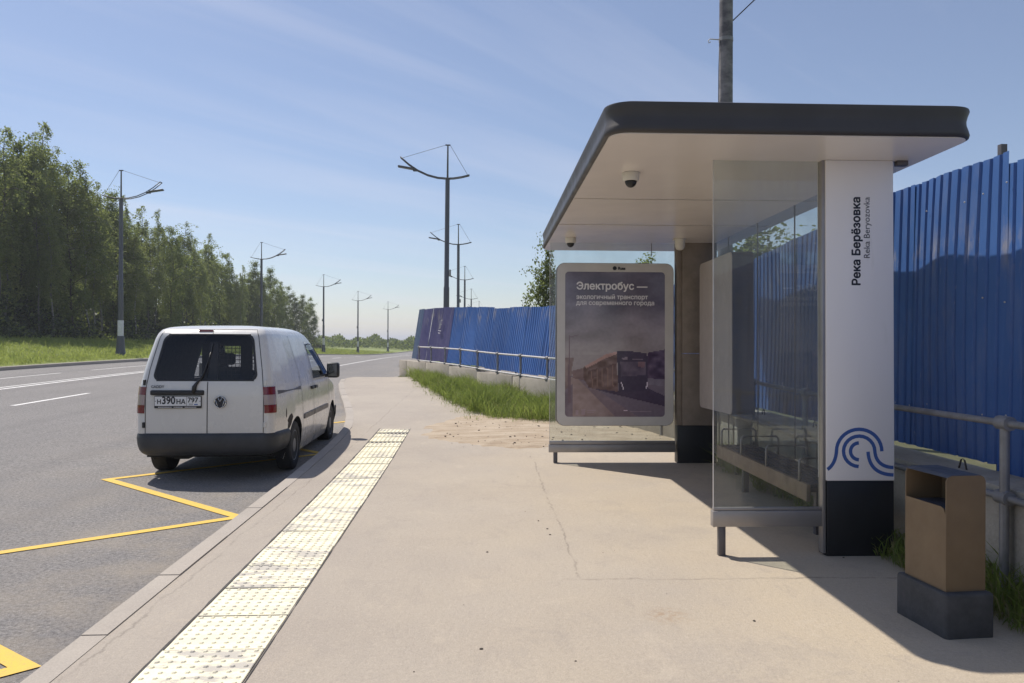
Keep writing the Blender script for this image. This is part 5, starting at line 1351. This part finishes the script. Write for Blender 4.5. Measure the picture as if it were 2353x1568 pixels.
Y = rng.uniform(38, 150, nu); X = -32.2 - rng.uniform(0, 1, nu) ** 1.3 * 26; keep = (1113 + X / Y * FPX) < 722; X, Y = X[keep], Y[keep]
zz = rng.uniform(0, 1, len(X)) ** 1.4 * np.where(X < -38, 7.0, 3.6) * (0.55 + 0.45 * np.sin(X * 1.1 + Y * 0.45) * np.cos(Y * 0.7)) * np.interp(Y, [40, 100, 150], [1, 0.9, 0.75])
C = np.stack([X, Y, np.array([G(a, b) for a, b in zip(X, Y)]) + np.abs(zz) + 0.1], 1); UQ = quads(C, rng.uniform(0.3, 0.6, len(X)), rng)
nf = 30000; Y = rng.uniform(40, 148, nf); X = -30.2 - rng.uniform(0, 1, nf) * 3.2; hb = np.clip(0.3 + 2.6 * (np.sin(Y * 0.9 + 1) * np.sin(Y * 0.37) * 0.5 + 0.5) ** 1.4 + 0.5 * np.sin(Y * 3.1), 0.2, 3.4)
C = np.stack([X, Y, np.array([G(a, b) for a, b in zip(X, Y)]) + rng.uniform(0.03, 1, nf) * hb * np.interp(X, [-33.4, -30.2], [1.3, 0.55])], 1)
UQ = np.concatenate([UQ, quads(C, rng.uniform(0.16, 0.34, nf), rng)])
allq = np.concatenate(TQ + LQ + SQ + [UQ]); nt, nl, ns = sum(map(len, TQ)), sum(map(len, LQ)), sum(map(len, SQ))
mi = np.concatenate([np.zeros(nt), np.ones(nl), np.full(ns, 2), np.where(rng.random(len(UQ)) < 0.7, 2, 1)])
o = fastmesh('wood', allq, 4, ['dark_bark', 'wood_leaf', 'spruce_leaf'], midx=mi); tag(o, 'dark mixed wood filling in behind the front birches', 'wood', kind='stuff')
# scrub far off across the meadow
nu = 26000; Y = rng.uniform(215, 330, nu); px_ = rng.uniform(640, 1180, nu); X = (px_ - 1113) / FPX * Y
hb = 1.4 + 2.2 * (0.5 + 0.5 * np.sin(px_ * 0.11 + 1) * np.sin(px_ * 0.043 + 2)) + 0.8 * np.sin(px_ * 0.6) ** 2
C = np.stack([X, Y, np.array([G(a, b) for a, b in zip(X, Y)]) + rng.uniform(0.05, 1, nu) ** 0.8 * hb], 1)
tag(fastmesh('scrub', quads(C, rng.uniform(0.5, 1.1, nu), rng), 4, ['bush_leaf']), 'distant line of green scrub across the meadow', 'scrub', kind='stuff')
# birches behind the blue fence
plant_tree('birch_tree', 'young0', dirx(1252) * 35, 35.0, 5.6, z=T(35), wide=0.75, H=6.0, label='small leafy tree behind the blue fence, left of the shelter', group='trees behind the fence')
plant_tree('birch_tree', 'young1', 9.2, 25.5, 5.6, z=T(25), wide=1.3, H=6.0, label='birch behind the fence seen through the shelter glass above the bench', group='trees behind the fence')
plant_tree('birch_tree', 'young0', 6.3, 29.0, 4.4, z=T(29), wide=1.0, rot=2.0, H=6.0, label='leafy tree behind the fence seen through glass right of the poster', group='trees behind the fence')
plant_tree('birch_tree', 'young1', 4.4, 33.0, 4.4, z=T(33), wide=0.9, rot=1.0, H=6.0, label='birch behind the fence seen through glass above the poster', group='trees behind the fence')

# grass in front of the blocks
def blades(X, Y, Z, hgt, wid, rng, lean=0.45):
    n = len(X); a = rng.uniform(0, 2 * PI, n); l = rng.normal(0, lean, (n, 2)) * hgt[:, None]
    b0 = np.stack([X, Y, Z], 1); side = np.stack([np.cos(a), np.sin(a), np.zeros(n)], 1) * wid[:, None]
    mid = b0 + np.stack([l[:, 0] * 0.35, l[:, 1] * 0.35, hgt * 0.58], 1); tip = b0 + np.stack([l[:, 0], l[:, 1], hgt * rng.uniform(0.75, 1.0, n)], 1)
    return np.stack([b0 - side, b0 + side, mid + side * 0.7, tip], 1), np.stack([b0 - side, mid + side * 0.7, tip, mid - side * 0.7], 1)
rng = np.random.default_rng(12)
def in_poly_np(poly, x, y):
    c = np.zeros(x.shape, bool); j = len(poly) - 1
    for i in range(len(poly)):
        xi, yi = poly[i]; xj, yj = poly[j]
        if yi != yj: c ^= ((yi > y) != (yj > y)) & (x < (xj - xi) * (y - yi) / (yj - yi) + xi)
        j = i
    return c
Tn = lambda a: np.array([T(v) for v in a])
def grass_patch(name, poly, n, h0, h1, label, seed, dry=0.08, wid=(0.004, 0.009)):
    rng = np.random.default_rng(seed); xs_, ys_ = [p[0] for p in poly], [p[1] for p in poly]
    X = rng.uniform(min(xs_), max(xs_), n); Y = rng.uniform(min(ys_), max(ys_), n)
    jx = X + 0.12 * np.sin(Y * 5.1) + 0.08 * np.sin(Y * 13 + 1); k = in_poly_np(poly, jx, Y); X, Y = X[k], Y[k]
    patchy = 0.5 + 0.5 * np.sin(X * 2.3 + 0.7 * Y) * np.sin(Y * 1.9 - X); tall = rng.random(len(X)) ** 2.2
    H_ = (h0 + (h1 - h0) * tall) * (0.65 + 0.6 * patchy); k = rng.random(len(X)) < 0.45 + 0.55 * patchy; X, Y, H_ = X[k], Y[k], H_[k]
    q1, q2 = blades(X, Y, Tn(Y) + 0.13, H_, rng.uniform(*wid, len(X)), rng); Q = np.concatenate([q2]); mi = (rng.random(len(X)) < dry).astype(int)
    o = fastmesh(name, Q, 4, ['grass_blade', 'grass_dry'], midx=mi); return tag(o, label, 'grass', kind='stuff')
grass_patch('grass', [(3.0, 13.35), (1.1, 13.6), (0.06, 14.1), (-0.72, 17.1), (-1.78, 22.4), (-2.85, 28.2), (-2.6, 27.2), (-1.75, 25.0), (-0.2, 20.4), (1.55, 16.0), (3.1, 11.8)], 380000, 0.10, 0.50, 'long green grass growing along the railing', 3)
grass_patch('grass', [(2.78, 2.0), (3.34, 2.0), (3.34, 10.8), (2.95, 10.8), (2.78, 4.4)], 26000, 0.06, 0.30, 'shaded grass behind the litter bin under the railing', 4, 0.15)
grass_patch('grass', [(3.0, 12.9), (0.9, 13.2), (-0.25, 13.8), (-1.0, 17.0), (-2.0, 22.4), (-3.0, 28.2), (-2.6, 27.2), (-1.5, 22.4), (-0.5, 17.3), (0.3, 14.5), (3.0, 13.9)], 26000, 0.03, 0.16, 'sparse short tufts straggling over the pavement edge', 6, 0.3)
# verge across the road
n = 150000; Y = 22 + (rng.random(n) ** 1.7) * 150; X = LEFT - 0.25 - rng.random(n) * 13.5; k = (1113 + X / Y * FPX > -60); X, Y = X[k], Y[k]
Z = np.array([G(a, b) for a, b in zip(X, Y)]); hh = rng.uniform(0.08, 0.26, len(X)) * (1 + (rng.random(len(X)) < 0.03) * 1.2)
_, q = blades(X, Y, Z - 0.02, hh, rng.uniform(0.012, 0.03, len(X)) * np.interp(Y, [25, 60, 150], [0.8, 1.4, 3]), rng)
tag(fastmesh('verge_grass', q, 4, ['grass_verge', 'grass_dry'], midx=(rng.random(len(X)) < 0.05).astype(int)), 'mown green grass on the bank across the road', 'grass', kind='stuff')
# pebbles and litter on the pavement
bm = B(); random.seed(15)
for k in range(190):
    x, y = random.uniform(-0.8, 2.7), 2.6 + random.random() ** 1.5 * 9; s = random.choice([0.003, 0.004, 0.005, 0.008])
    if k > 34: x, y = random.uniform(-0.6, 2.8), random.uniform(10.7, 13.7); s *= 2.0
    r = bmesh.ops.create_icosphere(bm, subdivisions=1, radius=s)
    for v in r['verts']: v.co = Vector((v.co.x * random.uniform(0.7, 1.6), v.co.y * random.uniform(0.7, 1.3), v.co.z * 0.7)) + Vector((x, y, 0.13 + T(y) + s * 0.3 + (0.02 if k > 34 else 0)))
tag(obj('pebbles', bm, 'pebble'), 'scattered pebbles and crumbs of dirt on the pavement', 'gravel', kind='stuff')

# ------------------------------------------------------------------ air
t = NT('air'); t.n.remove(t.b); pv = t.n.new('ShaderNodeVolumePrincipled')
pv.inputs['Density'].default_value = 0.00062; pv.inputs['Color'].default_value = (0.86, 0.90, 0.97, 1); pv.inputs['Anisotropy'].default_value = 0.25
t.l.new(pv.outputs[0], t.out.inputs['Volume']); MAT['air'] = t.m
hz = obj('haze', box(B(), (-4200, -1600, -6), (4200, 4200, 21)), 'air'); hz['kind'] = 'stuff'; hz['label'] = 'faint bluish summer haze over the whole scene'
